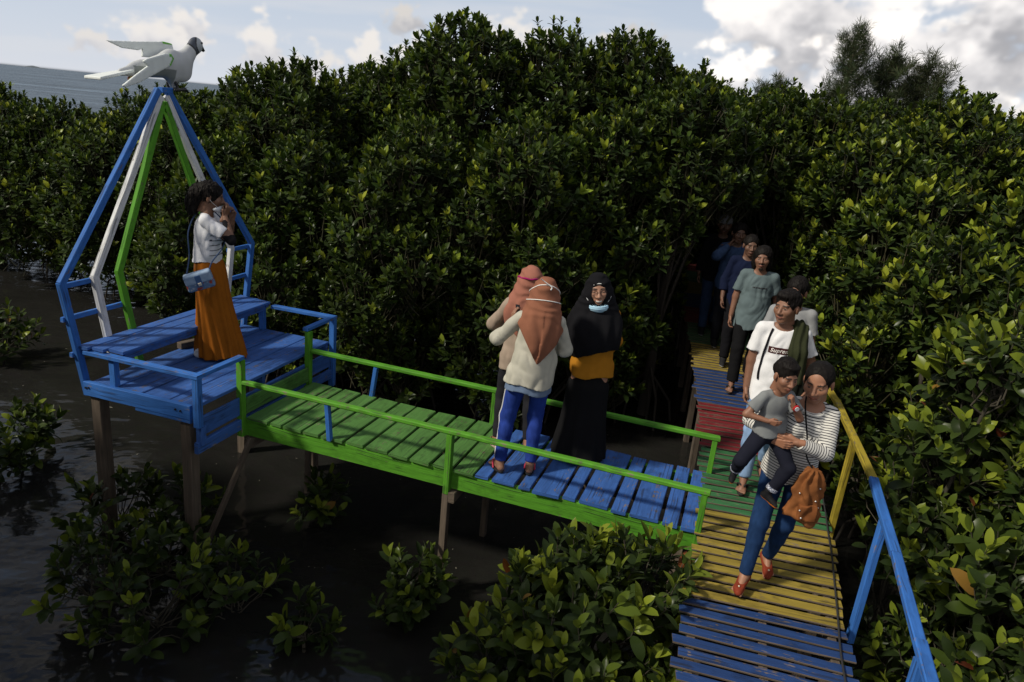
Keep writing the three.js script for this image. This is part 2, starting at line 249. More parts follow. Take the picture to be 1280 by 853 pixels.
// ---------------------------------------------------------------- boardwalk through the mangroves
const LEFT = [[0.62, -1.6], [0.86, -2.6], [1.114, -3.573], [1.225, -3.946], [1.577, -5.075], [1.839, -6.242], [2.052, -7.414], [2.271, -8.6], [2.442, -9.711], [2.615, -10.801], [2.784, -11.849], [2.97, -12.93], [3.18, -14.0], [3.42, -15.1], [3.7, -16.2]];
const BW_Y = 1.22, BW_W = 0.985;
function bwAt(s) { const i = clamp(Math.floor(s), 0, LEFT.length - 2), t = s - i; const p = (k) => LEFT[clamp(k, 0, LEFT.length - 1)]; const x = mix(p(i)[0], p(i + 1)[0], t), z = mix(p(i)[1], p(i + 1)[1], t); const q = s < 2.6 ? 0.235 : s > 4 ? 0.185 : mix(0.235, 0.185, (s - 2.6) / 1.4); return { x, z, dx: Math.cos(q), dz: Math.sin(q) }; }
{
  const g = thing('boardwalk', 'narrow boardwalk of slatted planks painted in blue, yellow, green and red bands', 'boardwalk');
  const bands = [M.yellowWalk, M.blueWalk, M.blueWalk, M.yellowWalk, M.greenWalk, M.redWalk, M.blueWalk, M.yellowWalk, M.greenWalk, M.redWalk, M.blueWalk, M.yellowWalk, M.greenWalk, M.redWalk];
  for (let i = 0; i < LEFT.length - 1; i++) {
    const len = Math.hypot(LEFT[i + 1][0] - LEFT[i][0], LEFT[i + 1][1] - LEFT[i][1]), n = Math.max(3, Math.round(len / 0.105));
    for (let k = 0; k < n; k++) {
      const p = bwAt(i + (k + 0.5 + 0.12 * (wr() - 0.5)) / n), w = len / n - 0.024 - 0.011 * wr(), e0 = (wr() - 0.5) * 0.06, e1 = (wr() - 0.5) * 0.05, j = (wr() - 0.5) * 0.014, y = BW_Y - 0.0065 - 0.006 * wr();
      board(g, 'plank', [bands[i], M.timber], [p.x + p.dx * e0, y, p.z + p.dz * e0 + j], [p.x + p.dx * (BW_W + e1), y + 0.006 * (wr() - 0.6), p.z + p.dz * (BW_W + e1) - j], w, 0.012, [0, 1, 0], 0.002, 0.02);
    }
  }
  for (let i = 0; i < LEFT.length - 1; i++) {
    for (const o of [0.09, BW_W / 2, BW_W - 0.09]) { const a = bwAt(i), b = bwAt(i + 0.999); board(g, 'joist', M.timber, [a.x + a.dx * o, BW_Y - 0.08, a.z + a.dz * o], [b.x + b.dx * o, BW_Y - 0.08, b.z + b.dz * o], 0.05, 0.11); }
    const a = bwAt(i + 0.5); for (const o of [0.12, BW_W - 0.12]) board(g, 'stilt', M.timber, [a.x + a.dx * o, -0.5, a.z + a.dz * o + 0.06], [a.x + a.dx * o, BW_Y - 0.14, a.z + a.dz * o + 0.06], 0.07, 0.07, [1, 0, 0]);
  }
}
{
  const g = thing('rope', 'thin dark rope lying along the boardwalk edge beside the handrail posts', 'rope');
  put('rope_line', new THREE.TubeGeometry(new THREE.CatmullRomCurve3([[2.7, -5.5], [2.6, -5.19], [2.5, -4.85], [2.385, -4.5], [2.29, -4.2], [2.17, -3.87], [2.05, -3.5], [1.9, -3.0]].map(([x, z], i) => V(x + 0.008 * (i % 2), BW_Y + 0.007, z))), 60, 0.006, 6), new THREE.MeshStandardMaterial({ color: lin(0.02, 0.02, 0.022), roughness: 0.9 }), g);
}
{
  const g = thing('boardwalk_railing', 'single handrail on posts along the boardwalk, yellow part then blue part', 'railing');
  const rail = [[1.74, -2.1], [1.96, -2.78], [2.2, -3.51], [2.49, -4.43], [2.65, -5.12], [2.83, -5.9], [3.0, -6.9]], y = BW_Y + 0.7;
  for (let i = 0; i < rail.length - 1; i++) board(g, 'rail', i < 3 ? M.blue : M.yellow, [rail[i][0], y - 0.018, rail[i][1]], [rail[i + 1][0] + (i === 2 ? 0 : 0.004), y - 0.018 + (i === 2 ? 0 : 0.0), rail[i + 1][1] - (i === 2 ? 0 : 0.004)], 0.057 - 0.003 * (i % 2), 0.042 - 0.003 * (i % 2), [0, 1, 0], 0.006);
  for (const [x, z, m, tx, tz] of [[1.93, -2.72, M.blue, 1.93, -2.7], [2.29, -3.9, M.blue, 2.33, -3.92], [2.62, -5.1, M.yellow, 2.655, -5.12], [2.9, -6.5, M.yellow, 2.945, -6.55]]) board(g, 'post', m, [x + 0.02, BW_Y - 0.2, z], [tx, y - 0.045, tz], 0.046, 0.044, [1, 0, 0]);
}
console.log('timber');
// ---------------------------------------------------------------- meshing of distance fields (surface nets)
function netMesh(sdf, lo, hi, h, color) {
  const n = [0, 1, 2].map((k) => Math.ceil((hi[k] - lo[k]) / h) + 3), [nx, ny, nz] = n, o = lo.map((v) => v - h), f = new Float32Array(nx * ny * nz), B = 5;
  for (let bz = 0; bz < nz; bz += B) for (let by = 0; by < ny; by += B) for (let bx = 0; bx < nx; bx += B) {
    const ex = Math.min(B, nx - bx), ey = Math.min(B, ny - by), ez = Math.min(B, nz - bz), c = sdf(o[0] + (bx + (ex - 1) / 2) * h, o[1] + (by + (ey - 1) / 2) * h, o[2] + (bz + (ez - 1) / 2) * h);
    const far = Math.abs(c) > 0.87 * B * h * 1.7;
    for (let z = bz; z < bz + ez; z++) for (let y = by; y < by + ey; y++) for (let x = bx; x < bx + ex; x++) f[(z * ny + y) * nx + x] = far ? c : sdf(o[0] + x * h, o[1] + y * h, o[2] + z * h);
  }
  const id = new Int32Array(nx * ny * nz).fill(-1), pos = [], idx = [], col = [];
  const C = [[0, 0, 0], [1, 0, 0], [0, 1, 0], [1, 1, 0], [0, 0, 1], [1, 0, 1], [0, 1, 1], [1, 1, 1]], E = [[0, 1], [2, 3], [4, 5], [6, 7], [0, 2], [1, 3], [4, 6], [5, 7], [0, 4], [1, 5], [2, 6], [3, 7]];
  const at = (x, y, z) => (z * ny + y) * nx + x, v = new Float32Array(8);
  for (let z = 0; z < nz - 1; z++) for (let y = 0; y < ny - 1; y++) for (let x = 0; x < nx - 1; x++) {
    let m = 0; for (let k = 0; k < 8; k++) { v[k] = f[at(x + C[k][0], y + C[k][1], z + C[k][2])]; if (v[k] < 0) m |= 1 << k; }
    if (!m || m === 255) continue;
    let sx = 0, sy = 0, sz = 0, c = 0;
    for (const [a, b] of E) if ((v[a] < 0) !== (v[b] < 0)) { const t = v[a] / (v[a] - v[b]); sx += C[a][0] + t * (C[b][0] - C[a][0]); sy += C[a][1] + t * (C[b][1] - C[a][1]); sz += C[a][2] + t * (C[b][2] - C[a][2]); c++; }
    id[at(x, y, z)] = pos.length / 3; const p = [o[0] + (x + sx / c) * h, o[1] + (y + sy / c) * h, o[2] + (z + sz / c) * h]; pos.push(...p); if (color) col.push(...color(p[0], p[1], p[2]));
  }
  for (let z = 1; z < nz - 1; z++) for (let y = 1; y < ny - 1; y++) for (let x = 1; x < nx - 1; x++) {
    const a = f[at(x, y, z)] < 0;
    const quad = (p, q, r, s, flip) => { if (p < 0 || q < 0 || r < 0 || s < 0) return; if (flip) idx.push(p, r, q, p, s, r); else idx.push(p, q, r, p, r, s); };
    if (a !== f[at(x + 1, y, z)] < 0) quad(id[at(x, y - 1, z - 1)], id[at(x, y, z - 1)], id[at(x, y, z)], id[at(x, y - 1, z)], !a);
    if (a !== f[at(x, y + 1, z)] < 0) quad(id[at(x - 1, y, z - 1)], id[at(x - 1, y, z)], id[at(x, y, z)], id[at(x, y, z - 1)], !a);
    if (a !== f[at(x, y, z + 1)] < 0) quad(id[at(x - 1, y - 1, z)], id[at(x, y - 1, z)], id[at(x, y, z)], id[at(x - 1, y, z)], !a);
  }
  const g = new THREE.BufferGeometry(); g.setAttribute('position', new THREE.Float32BufferAttribute(pos, 3)); if (color) g.setAttribute('color', new THREE.Float32BufferAttribute(col, 3)); g.setIndex(idx); g.computeVertexNormals(); return g;
}
const smin = (a, b, k) => { const h = k - Math.abs(a - b); return h > 0 ? Math.min(a, b) - h * h / (4 * k) : Math.min(a, b); };
const smax = (a, b, k) => -smin(-a, -b, k);
function cone(a, b, ra, rb) {                     // tapered capsule
  const [ax, ay, az] = a, bx = b[0] - ax, by = b[1] - ay, bz = b[2] - az, q = 1 / Math.max(1e-9, bx * bx + by * by + bz * bz);
  return (x, y, z) => { x -= ax; y -= ay; z -= az; const t = clamp((x * bx + y * by + z * bz) * q, 0, 1); return Math.hypot(x - bx * t, y - by * t, z - bz * t) - (ra + (rb - ra) * t); };
}
function ell(F, c, r) {                           // ellipsoid in the frame F
  const { o: [ox, oy, oz], m } = F, [cx, cy, cz] = c, [rx, ry, rz] = r;
  return (x, y, z) => { x -= ox; y -= oy; z -= oz; const u = (m[0] * x + m[1] * y + m[2] * z - cx) / rx, v = (m[3] * x + m[4] * y + m[5] * z - cy) / ry, w = (m[6] * x + m[7] * y + m[8] * z - cz) / rz, k0 = Math.hypot(u, v, w), k1 = Math.hypot(u / rx, v / ry, w / rz); return k1 < 1e-9 ? -Math.min(rx, ry, rz) : k0 * (k0 - 1) / k1; };
}
function ecyl(F, rx, rz, y0, y1, flare = 0) { return (x, y, z) => { const l = F.loc(x, y, z), t = clamp((y1 - l[1]) / (y1 - y0), 0, 1), a = rx + flare * t, b = rz + flare * t; return smax((Math.hypot(l[0] / a, l[2] / b) - 1) * Math.min(a, b) * 0.9, l[1] - y1, 0.05); }; }
function union(list, k) { return (x, y, z) => { let d = 1e9; for (const f of list) d = smin(d, f(x, y, z), k); return d; }; }
function frame(o, e) {                            // origin, three rows world -> local from Euler angles [pitch, yaw, roll] (YXZ) on top of a parent quaternion
  const q = e.isQuaternion ? e : new THREE.Quaternion().setFromEuler(new THREE.Euler(e[0], e[1], e[2], 'YXZ')), M4 = new THREE.Matrix4().makeRotationFromQuaternion(q).elements;
  return { o: [o.x, o.y, o.z], q, m: [M4[0], M4[1], M4[2], M4[4], M4[5], M4[6], M4[8], M4[9], M4[10]], out: (x, y, z) => V(x, y, z).applyQuaternion(q).add(o), loc(x, y, z) { x -= o.x; y -= o.y; z -= o.z; const m = this.m; return [m[0] * x + m[1] * y + m[2] * z, m[3] * x + m[4] * y + m[5] * z, m[6] * x + m[7] * y + m[8] * z]; } };
}
function bend(a, t, l1, l2, pole) {               // two-bone reach: returns the middle joint and the end
  const d = t.clone().sub(a); let L0 = d.length(); const mx = (l1 + l2) * 0.995; if (L0 > mx) { d.multiplyScalar(mx / L0); L0 = mx; }
  const u = d.clone().normalize(), c = clamp((l1 * l1 + L0 * L0 - l2 * l2) / (2 * l1 * L0), -1, 1), p = pole.clone().addScaledVector(u, -pole.dot(u)).normalize();
  return { mid: a.clone().addScaledVector(u, l1 * c).addScaledVector(p, l1 * Math.sqrt(1 - c * c)), end: a.clone().add(d) };
}
const arr = (v) => [v.x, v.y, v.z];
const clothMat = (c, o = {}) => new THREE.MeshPhysicalMaterial({ color: c ? lin(...c) : 0xffffff, vertexColors: !c, roughness: 0.95, specularIntensity: 0.15, ...o });
const skinMat = new THREE.MeshPhysicalMaterial({ vertexColors: true, roughness: 0.55 });
const hairMat = new THREE.MeshPhysicalMaterial({ color: lin(0.012, 0.009, 0.008), roughness: 0.5, sheen: 0.2, sheenColor: new THREE.Color(0.2, 0.18, 0.16) });
const fold = (x, y, z, a, sx = 9, sy = 5) => { const w = 0.05 * noise3(x * 5, y * 5, z * 5), X = x + 0.45 * y + w, r1 = 1 - 2 * Math.abs(noise3(X * sx * 0.9, (y - 0.3 * x) * sy * 0.8, z * sx)), r2 = 1 - 2 * Math.abs(noise3((x - 0.35 * y + w) * sx * 1.9 + 7, y * sy * 1.4, z * sx * 1.9)); return a * (0.75 * r1 + 0.5 * r2 + 0.5 * noise3(x * sx * 0.6, y * sy * 0.6, z * sx * 0.6)); };

// spec units: metres for a person 1.62 m tall, scaled to the given height; facing +z, +x is the person's own left side
function person(o) {
  const s = o.H / 1.62, fem = o.fem ?? false, hs = (o.head?.scale ?? 1.14) * s, S = (p) => V(p[0] * s, p[1] * s, p[2] * s);
  const g = thing('person', o.label, 'person', o.pos, o.yaw, o.group);
  const pel = S([o.pelvis?.[0] ?? 0, o.pelvis?.[1] ?? 0.9, o.pelvis?.[2] ?? 0]), T = frame(pel, o.lean ?? [0, 0, 0]), HP = frame(pel, [0, o.lean?.[1] * 0.3 || 0, (o.lean?.[2] || 0) * 0.3]);
  const sw = fem ? 0.146 : 0.166, neck = T.out(0, 0.475 * s, -0.01 * s), hq = T.q.clone().multiply(new THREE.Quaternion().setFromEuler(new THREE.Euler(...(o.head?.turn ?? [0, 0, 0]), 'YXZ')));
  const hc = neck.clone().add(V(0, 0.135 * hs, 0.022 * hs).applyQuaternion(T.q.clone().slerp(hq, 0.5))), HF = frame(hc, hq);
  const j = { pel, neck, hc }, arms = {}, legs = {};
  for (const k of ['L', 'R']) {
    const q = k === 'L' ? 1 : -1, a = o.arms?.[k] ?? {}, sh = T.out(q * sw * s, 0.425 * s + (a.lift ?? 0) * s, -0.005 * s), t = a.hand ? (a.local ? S(a.hand) : T.out(...a.hand.map((v) => v * s))) : T.out(q * (sw + 0.07) * s, -0.07 * s, 0.03 * s);
    const r = bend(sh, t, 0.272 * s, 0.235 * s, V(...(a.pole ?? [q * 0.3, -0.2, -1])).applyQuaternion(T.q)); arms[k] = { sh, el: r.mid, wr: r.end, spec: a, q };
    const lg = o.legs?.[k] ?? {}, hip = HP.out(q * 0.088 * s, -0.045 * s, 0), an = S(lg.foot ?? [q * 0.09, 0.075, 0]);
    const r2 = bend(hip, an, 0.40 * s, 0.39 * s, V(...(lg.pole ?? [q * 0.1, 0, 1]))); legs[k] = { hip, kn: r2.mid, an: r2.end, yaw: lg.yaw ?? q * 0.15, pitch: lg.pitch ?? 0, q };
  }
  const tor = (e = 0) => { const r = (a, b, c) => [(a + e) * s, (b + e) * s, (c + e) * s], c = (a, b, d) => [a * s, b * s, d * s], w = fem ? 1 : 1.04, l = [ell(T, c(0, -0.03, -0.008), r(fem ? 0.163 : 0.15, 0.125, 0.112)), ell(T, c(0, 0.13, 0), r(0.116 * w, 0.17, 0.086)), ell(T, c(0, 0.305, -0.005), r(0.142 * w, 0.165, 0.094))]; for (const q of [-1, 1]) l.push(cone(arr(T.out(q * 0.03 * s, 0.448 * s, -0.012 * s)), arr(T.out(q * sw * 0.92 * s, 0.422 * s, -0.008 * s)), (0.046 + e * 0.6) * s, (0.044 + e * 0.6) * s)); if (fem) for (const q of [-1, 1]) l.push(ell(T, c(q * 0.066, 0.28, 0.07), r(0.062, 0.066, 0.055))); if (o.belly) l.push(ell(T, c(0, 0.1, 0.05), r(0.12, 0.13, 0.07))); return l; };
  const armF = (k, e, a0 = 0, a1 = 2, e0 = e) => { const A = arms[k], l = []; if (a0 < 1) l.push(cone(arr(A.sh), arr(A.sh.clone().lerp(A.el, Math.min(1, a1))), (0.047 + e0) * s, (0.041 + e) * s)); if (a1 > 1) l.push(cone(arr(A.el), arr(A.el.clone().lerp(A.wr, a1 - 1)), (0.04 + e) * s, (mix(0.04, 0.027, a1 - 1) + e) * s)); return l; };
  const legF = (k, e, e2 = e) => { const G = legs[k]; return [cone(arr(G.hip), arr(G.kn), (0.084 + e) * s, (0.056 + e) * s), cone(arr(G.kn), arr(G.an), (0.055 + e) * s, (0.036 + e2) * s), ell(frame(G.kn.clone().lerp(G.an, 0.3).add(V(0, 0, -0.018 * s)), [0, 0, 0]), [0, 0, 0], [(0.048 + e) * s, 0.1 * s, (0.05 + e) * s])]; };
  const ctx = { g, s, T, HF, arms, legs, tor, armF, legF, hs, sw, o };
  // ---- body: trunk and limbs, head and hands, one mesh
  const sk = o.skin ?? [0.26, 0.12, 0.068], bodyF = union([...tor(), cone(arr(T.out(0, 0.42 * s, -0.015 * s)), arr(HF.out(0, -0.05 * hs, -0.012 * hs)), 0.056 * s, 0.05 * hs), ...armF('L', 0), ...armF('R', 0), ...legF('L', -0.009), ...legF('R', -0.009)], 0.02 * s);
  const box = (pts, m) => { const lo = [1e9, 1e9, 1e9], hi = [-1e9, -1e9, -1e9]; for (const p of pts) arr(p).forEach((v, i) => { lo[i] = Math.min(lo[i], v - m); hi[i] = Math.max(hi[i], v + m); }); return [lo, hi]; };
  ctx.box = box; ctx.bodyBox = box([T.out(0.2 * s, 0.45 * s, 0), T.out(-0.2 * s, 0.45 * s, 0), T.out(0, -0.1 * s, 0.05), hc, ...['L', 'R'].flatMap((k) => [arms[k].sh, arms[k].el, arms[k].wr, legs[k].hip, legs[k].kn, legs[k].an])], 0.16 * s);
  const shade = (x, y, z) => { const n = 1 + 0.07 * noise3(x * 14, y * 14, z * 14); return [sk[0] * n, sk[1] * n, sk[2] * n]; };
  const parts = [netMesh(bodyF, ...ctx.bodyBox, 0.0145 * s, shade)];
  // head
  const e = (c, r) => ell(HF, c.map((v) => v * hs), r.map((v) => v * hs)), hp = (x, y, z) => arr(HF.out(x * hs, y * hs, z * hs)), cc = (a, b, ra, rb) => cone(hp(...a), hp(...b), ra * hs, rb * hs), jw = fem ? 0.054 : 0.058;
  const skull = union([e([0, 0.026, -0.012], [0.073, 0.084, 0.093]), e([0, -0.038, 0.026], [jw, 0.072, 0.06]), e([0, -0.09, 0.056], [0.026, 0.02, 0.022]), e([-0.038, -0.02, 0.052], [0.026, 0.024, 0.026]), e([0.038, -0.02, 0.052], [0.026, 0.024, 0.026]), cc([0, -0.03, -0.02], [0, -0.14, -0.035], 0.05, 0.052)], 0.022 * hs);
  const brow = cc([-0.034, 0.023, 0.071], [0.034, 0.023, 0.07], 0.0108, 0.0108), nose = union([cc([0, 0.012, 0.08], [0, -0.026, 0.101], 0.0085, 0.0125), e([-0.013, -0.031, 0.09], [0.0095, 0.008, 0.011]), e([0.013, -0.031, 0.09], [0.0095, 0.008, 0.011])], 0.008 * hs), smile = o.smile ?? 0;
  const lipU = cc([-0.022, -0.058 + 0.004 * smile, 0.074], [0.022, -0.058 + 0.004 * smile, 0.074], 0.0085, 0.0085), lipM = e([0, -0.06, 0.08], [0.02, 0.014, 0.014]), socL = e([0.032, 0.004, 0.09], [0.017, 0.0095, 0.0115]), socR = e([-0.032, 0.004, 0.09], [0.017, 0.0095, 0.0115]), eyeL = e([0.031, 0.003, 0.068], [0.0145, 0.0125, 0.0125]), eyeR = e([-0.031, 0.003, 0.068], [0.0145, 0.0125, 0.0125]);
  const ears = [1, -1].map((q) => e([q * 0.076, -0.006, -0.008], [0.009, 0.031, 0.019]));
  const headF = (x, y, z) => { let d = smin(skull(x, y, z), brow(x, y, z), 0.012 * hs); d = smax(d, -Math.min(socL(x, y, z), socR(x, y, z)), 0.01 * hs); d = smin(d, nose(x, y, z), 0.009 * hs); d = smin(d, Math.min(lipU(x, y, z), lipM(x, y, z)), 0.008 * hs); d = Math.min(d, eyeL(x, y, z), eyeR(x, y, z)); return smin(d, Math.min(ears[0](x, y, z), ears[1](x, y, z)), 0.006 * hs); };
  const faceCol = (x, y, z) => {
    const [a, b, c] = HF.loc(x, y, z).map((v) => v / hs), m = Math.abs(a), base = shade(x, y, z);
    if (c > 0.06 && Math.hypot((m - 0.031) / 0.0135, (b - 0.0025 - (o.lids ?? 0)) / (0.0042 - smile * 0.0012)) < 1) return Math.hypot((m - 0.031) / 0.0065, (b - 0.003) / 0.0068) < 1 ? [0.012, 0.008, 0.006] : [0.2, 0.17, 0.15];
    if (c > 0.05 && m > 0.011 && m < 0.051 && Math.abs(b - 0.0265 + 5 * (m - 0.031) * (m - 0.031)) < 0.0042) return [0.02, 0.014, 0.011];
    if (smile && c > 0.06 && m < 0.021 && Math.abs(b + 0.061 - 7 * a * a) < 0.0055) return [0.6, 0.57, 0.52];
    if (c > 0.06 && m < 0.024 + 0.004 * smile && Math.abs(b + 0.0605 - 5 * a * a * smile) < 0.0125 - 11 * a * a) return Math.abs(b + 0.06) < 0.002 ? [0.06, 0.02, 0.016] : [base[0] * 1.0, base[1] * 0.74, base[2] * 0.76];
    if (o.moustache && c > 0.055 && m < 0.028 && b < -0.037 && b > -0.05) return [0.025, 0.018, 0.014];
    if (o.moustache && c > 0.03 && m < 0.02 && b < -0.083) return [0.03, 0.02, 0.016];
    return base;
  };
  parts.push(netMesh(headF, ...box([HF.out(0, 0.03 * hs, 0)], 0.132 * hs).map((v, i) => [v[0], v[1] - (i ? 0 : 0.012), v[2]]), 0.0042 * hs, faceCol));
  // hands
  for (const k of ['L', 'R']) {
    const A = arms[k]; if (A.spec.hide) continue;
    const d = A.spec.dir ? V(...A.spec.dir).normalize() : A.wr.clone().sub(A.el).normalize(), nn = V(...(A.spec.palm ?? [-A.q, 0, 0.15])); nn.addScaledVector(d, -nn.dot(d)).normalize();
    let th = d.clone().cross(nn).multiplyScalar(-A.q); if (A.spec.thumb) { th = V(...A.spec.thumb); th.addScaledVector(d, -th.dot(d)).normalize(); }      // towards the thumb
    const u = 0.92 * s, P = (a, b, c) => arr(A.wr.clone().addScaledVector(d, a * u).addScaledVector(th, b * u).addScaledVector(nn, c * u)), curl = A.spec.curl ?? 0.45, L = [];
    const fl = [0.072, 0.081, 0.076, 0.06], fb = [0.027, 0.009, -0.009, -0.026], kx = [0.088, 0.091, 0.087, 0.08];
    for (let i = 0; i < 4; i++) {
      L.push(cone(P(-0.005, fb[i] * 0.45, 0), P(kx[i], fb[i], 0), 0.0165 * u, 0.0115 * u)); let x = kx[i], z = 0, an = curl * (0.8 + 0.12 * i), sp = fb[i] * 0.18; const r = [0.0095, 0.0085, 0.0078, 0.0065], seg = [0.46, 0.3, 0.24]; let y = fb[i];
      for (let q = 0; q < 3; q++) { const l = fl[i] * seg[q], x1 = x + Math.cos(an) * l, z1 = z + Math.sin(an) * l, y1 = y + sp * l / fl[i]; L.push(cone(P(x, y, z), P(x1, y1, z1), r[q] * u, r[q + 1] * u)); x = x1; z = z1; y = y1; an += curl * 1.05; }
    }
    L.push(cone(P(0.012, 0.018, 0.004), P(0.048, 0.042, 0.014), 0.0155 * u, 0.0115 * u), cone(P(0.048, 0.042, 0.014), P(0.075, 0.05 - 0.02 * curl, 0.02 + 0.014 * curl), 0.0108 * u, 0.0095 * u), cone(P(0.075, 0.05 - 0.02 * curl, 0.02 + 0.014 * curl), P(0.098, 0.046 - 0.034 * curl, 0.024 + 0.022 * curl), 0.0092 * u, 0.0072 * u), cone(P(-0.05, 0, 0), P(0.01, 0, 0), 0.026 * s, 0.022 * s));
    const nails = []; A.d = d; A.nn = nn; A.th = th; A.tip = (a, b, c) => V(...P(a, b, c));
    parts.push(netMesh(union(L, 0.005 * u), ...box([V(...P(0.07, 0, 0.02))], 0.13 * u), 0.0052 * u, (x, y, z) => { const b = shade(x, y, z); return [b[0] * 1.05, b[1] * 1.02, b[2]]; }));
  }
  // bare feet, when seen
  if (o.barefoot) for (const k of ['L', 'R']) {
    const G = legs[k], F = frame(G.an, [G.pitch, G.yaw, 0]), w = (x, y, z) => arr(F.out(x * s, y * s, z * s)), L = [cone(arr(G.an), w(0, -0.045, -0.028), 0.036 * s, 0.03 * s), cone(w(0, -0.045, -0.03), w(0.004 * G.q, -0.052, 0.1), 0.028 * s, 0.024 * s), cone(w(0, -0.005, 0), w(0, -0.05, 0.1), 0.034 * s, 0.018 * s), cone(w(-0.02 * G.q, -0.056, 0.08), w(-0.024 * G.q, -0.06, 0.152), 0.016 * s, 0.012 * s)];
    for (let i = 0; i < 4; i++) L.push(cone(w((-0.004 + 0.013 * i) * G.q, -0.058, 0.09), w((-0.003 + 0.015 * i) * G.q, -0.062, 0.148 - 0.011 * i), 0.012 * s, 0.0085 * s));
    parts.push(netMesh(union(L, 0.008 * s), ...box([F.out(0, -0.02 * s, 0.05 * s)], 0.14 * s), 0.007 * s, shade));
  }
  put('body', mergeGeometries(parts), skinMat, g);
  // ---- helpers for clothes
  ctx.cloth = (name, f, bx, cell, color, mo) => { const c = typeof color === 'function' ? color : (x, y, z) => { const n = 1 + 0.08 * noise3(x * 30, y * 30, z * 30) + 0.06 * noise3(x * 9, y * 9, z * 9); return color.map((v) => v * n); }; return put(name, netMesh(f, ...bx, cell * s, c), mo?.isMaterial ? mo : clothMat(null, mo), g); };
  ctx.shirt = (name, color, q = {}) => {
    const lo = q.loose ?? 0.014, hem = (q.hem ?? -0.13) * s, sl = q.sleeve ?? 0.62, L = [...tor(lo)]; L.push(ecyl(T, (fem ? 0.138 : 0.142) * s + lo * s, 0.098 * s + lo * s, hem, 0.26 * s, ((q.flare ?? 0) + (hem < 0 ? 0.026 : 0.004)) * s));
    const base = union(L, 0.02 * s), sleeves = ['L', 'R'].map((k) => { const A = arms[k], F = union(armF(k, (q.sleeveLoose ?? 0.016), 0, sl, 0.007), 0.02 * s), end = sl <= 1 ? A.sh.clone().lerp(A.el, sl) : A.el.clone().lerp(A.wr, sl - 1), dir = (sl <= 1 ? A.el.clone().sub(A.sh) : A.wr.clone().sub(A.el)).normalize(), k0 = dir.dot(end); return (x, y, z) => Math.max(F(x, y, z), dir.x * x + dir.y * y + dir.z * z - k0); });
    const nk = ell(T, [0, (q.neckY ?? 0.485) * s, (q.neckZ ?? 0.02) * s], [(q.neckW ?? 0.072) * s, 0.05 * s, 0.075 * s]), fo = (q.fold ?? 0.008) * s;
    const f = (x, y, z) => { let d = base(x, y, z); for (const w of sleeves) d = smin(d, w(x, y, z), 0.022 * s); if (d < 0.04 && d > -0.04) d += fold(x, y, z, fo); const l = T.loc(x, y, z); d = Math.max(d, hem - l[1] + 0.012 * s * Math.sin(Math.atan2(l[0], l[2]) * 3)); d = Math.max(d, -nk(x, y, z)); if (q.top != null) d = Math.max(d, l[1] - q.top * s); return d; };
    ctx.shirtF = f; return ctx.cloth(name, f, ctx.bodyBox, q.cell ?? 0.0085, color, q.mat);
  };
  ctx.pants = (name, color, q = {}) => {
    const lo = q.loose ?? 0.01, lo2 = q.ankle ?? lo, L = [ell(T, [0, -0.03 * s, -0.01 * s], [(0.157 + lo) * s, 0.13 * s, (0.113 + lo) * s]), ...['L', 'R'].map((k) => ell(T, [arms[k].q * 0.06 * s, -0.06 * s, -0.05 * s], [0.085 * s, 0.085 * s, 0.075 * s]))];
    const base = union(L, 0.03 * s), lg = ['L', 'R'].map((k) => { const F = union(legF(k, lo, lo2), 0.025 * s), G = legs[k], dir = G.an.clone().sub(G.kn).normalize(), k0 = dir.dot(G.kn.clone().lerp(G.an, q.length ?? 0.97)); return (x, y, z) => Math.max(F(x, y, z), dir.x * x + dir.y * y + dir.z * z - k0); });
    const f = (x, y, z) => { let d = smin(lg[0](x, y, z), lg[1](x, y, z), 0.012 * s); d = smin(d, base(x, y, z), 0.03 * s); if (Math.abs(d) < 0.04) d += fold(x, y, z, (q.fold ?? 0.005) * s, 7, 11); return Math.max(d, T.loc(x, y, z)[1] - (q.top ?? -0.06) * s); };
    ctx.pantsF = f; return ctx.cloth(name, f, ctx.bodyBox, q.cell ?? 0.009, color, q.mat);
  };
  ctx.onShirt = (x, y, off = 0.006) => { let t = 0.3; for (let k = 0; k < 80; k++) { const p = T.out(x * s, y * s, t * s), d = ctx.shirtF(p.x, p.y, p.z); if (d < 0.002) break; t -= Math.max(0.0015, d * 0.6 / s); } return T.out(x * s, y * s, (t + off) * s); };
  ctx.skirt = (name, color, q = {}) => {
    const top = (q.top ?? 0.11) * s, bot = (q.bottom ?? 0.03) * s, n = q.folds ?? 13, [rx, rz] = q.hem ?? [0.27, 0.25], [cx, cz] = q.shift ?? [0, 0];
    const f = (x, y, z) => { const t = clamp((pel.y + top - y) / (pel.y + top - bot), 0, 1.2), a = T.loc(x, Math.max(y, pel.y), z), mx = pel.x * (1 - t) + cx * s * t, mz = pel.z * (1 - t) + cz * s * t, w = smooth(0, 0.22, t), ex = mix(mix(0.122, 0.182, w), rx, smooth(0.15, 1, t) * t) * s, ez = mix(mix(0.1, 0.142, w), rz, smooth(0.15, 1, t) * t) * s, u = (x - mx) / ex, v = (z - mz) / ez, th = Math.atan2(v, u); const fo = (0.012 + 0.075 * t) * (Math.sin(th * n + 2.2 * noise3(th * 1.3, y * 1.6, 3) + 1.5 * t) * 0.5 + 0.42 * noise3(th * 3.1, y * 0.9, 9)) * (q.depth ?? 1); const d = (Math.hypot(u, v) - 1 - fo) * Math.min(ex, ez) * 0.85; return Math.max(d, y - pel.y - top, bot + 0.02 * s * noise3(x * 6, 1, z * 6) - y); };
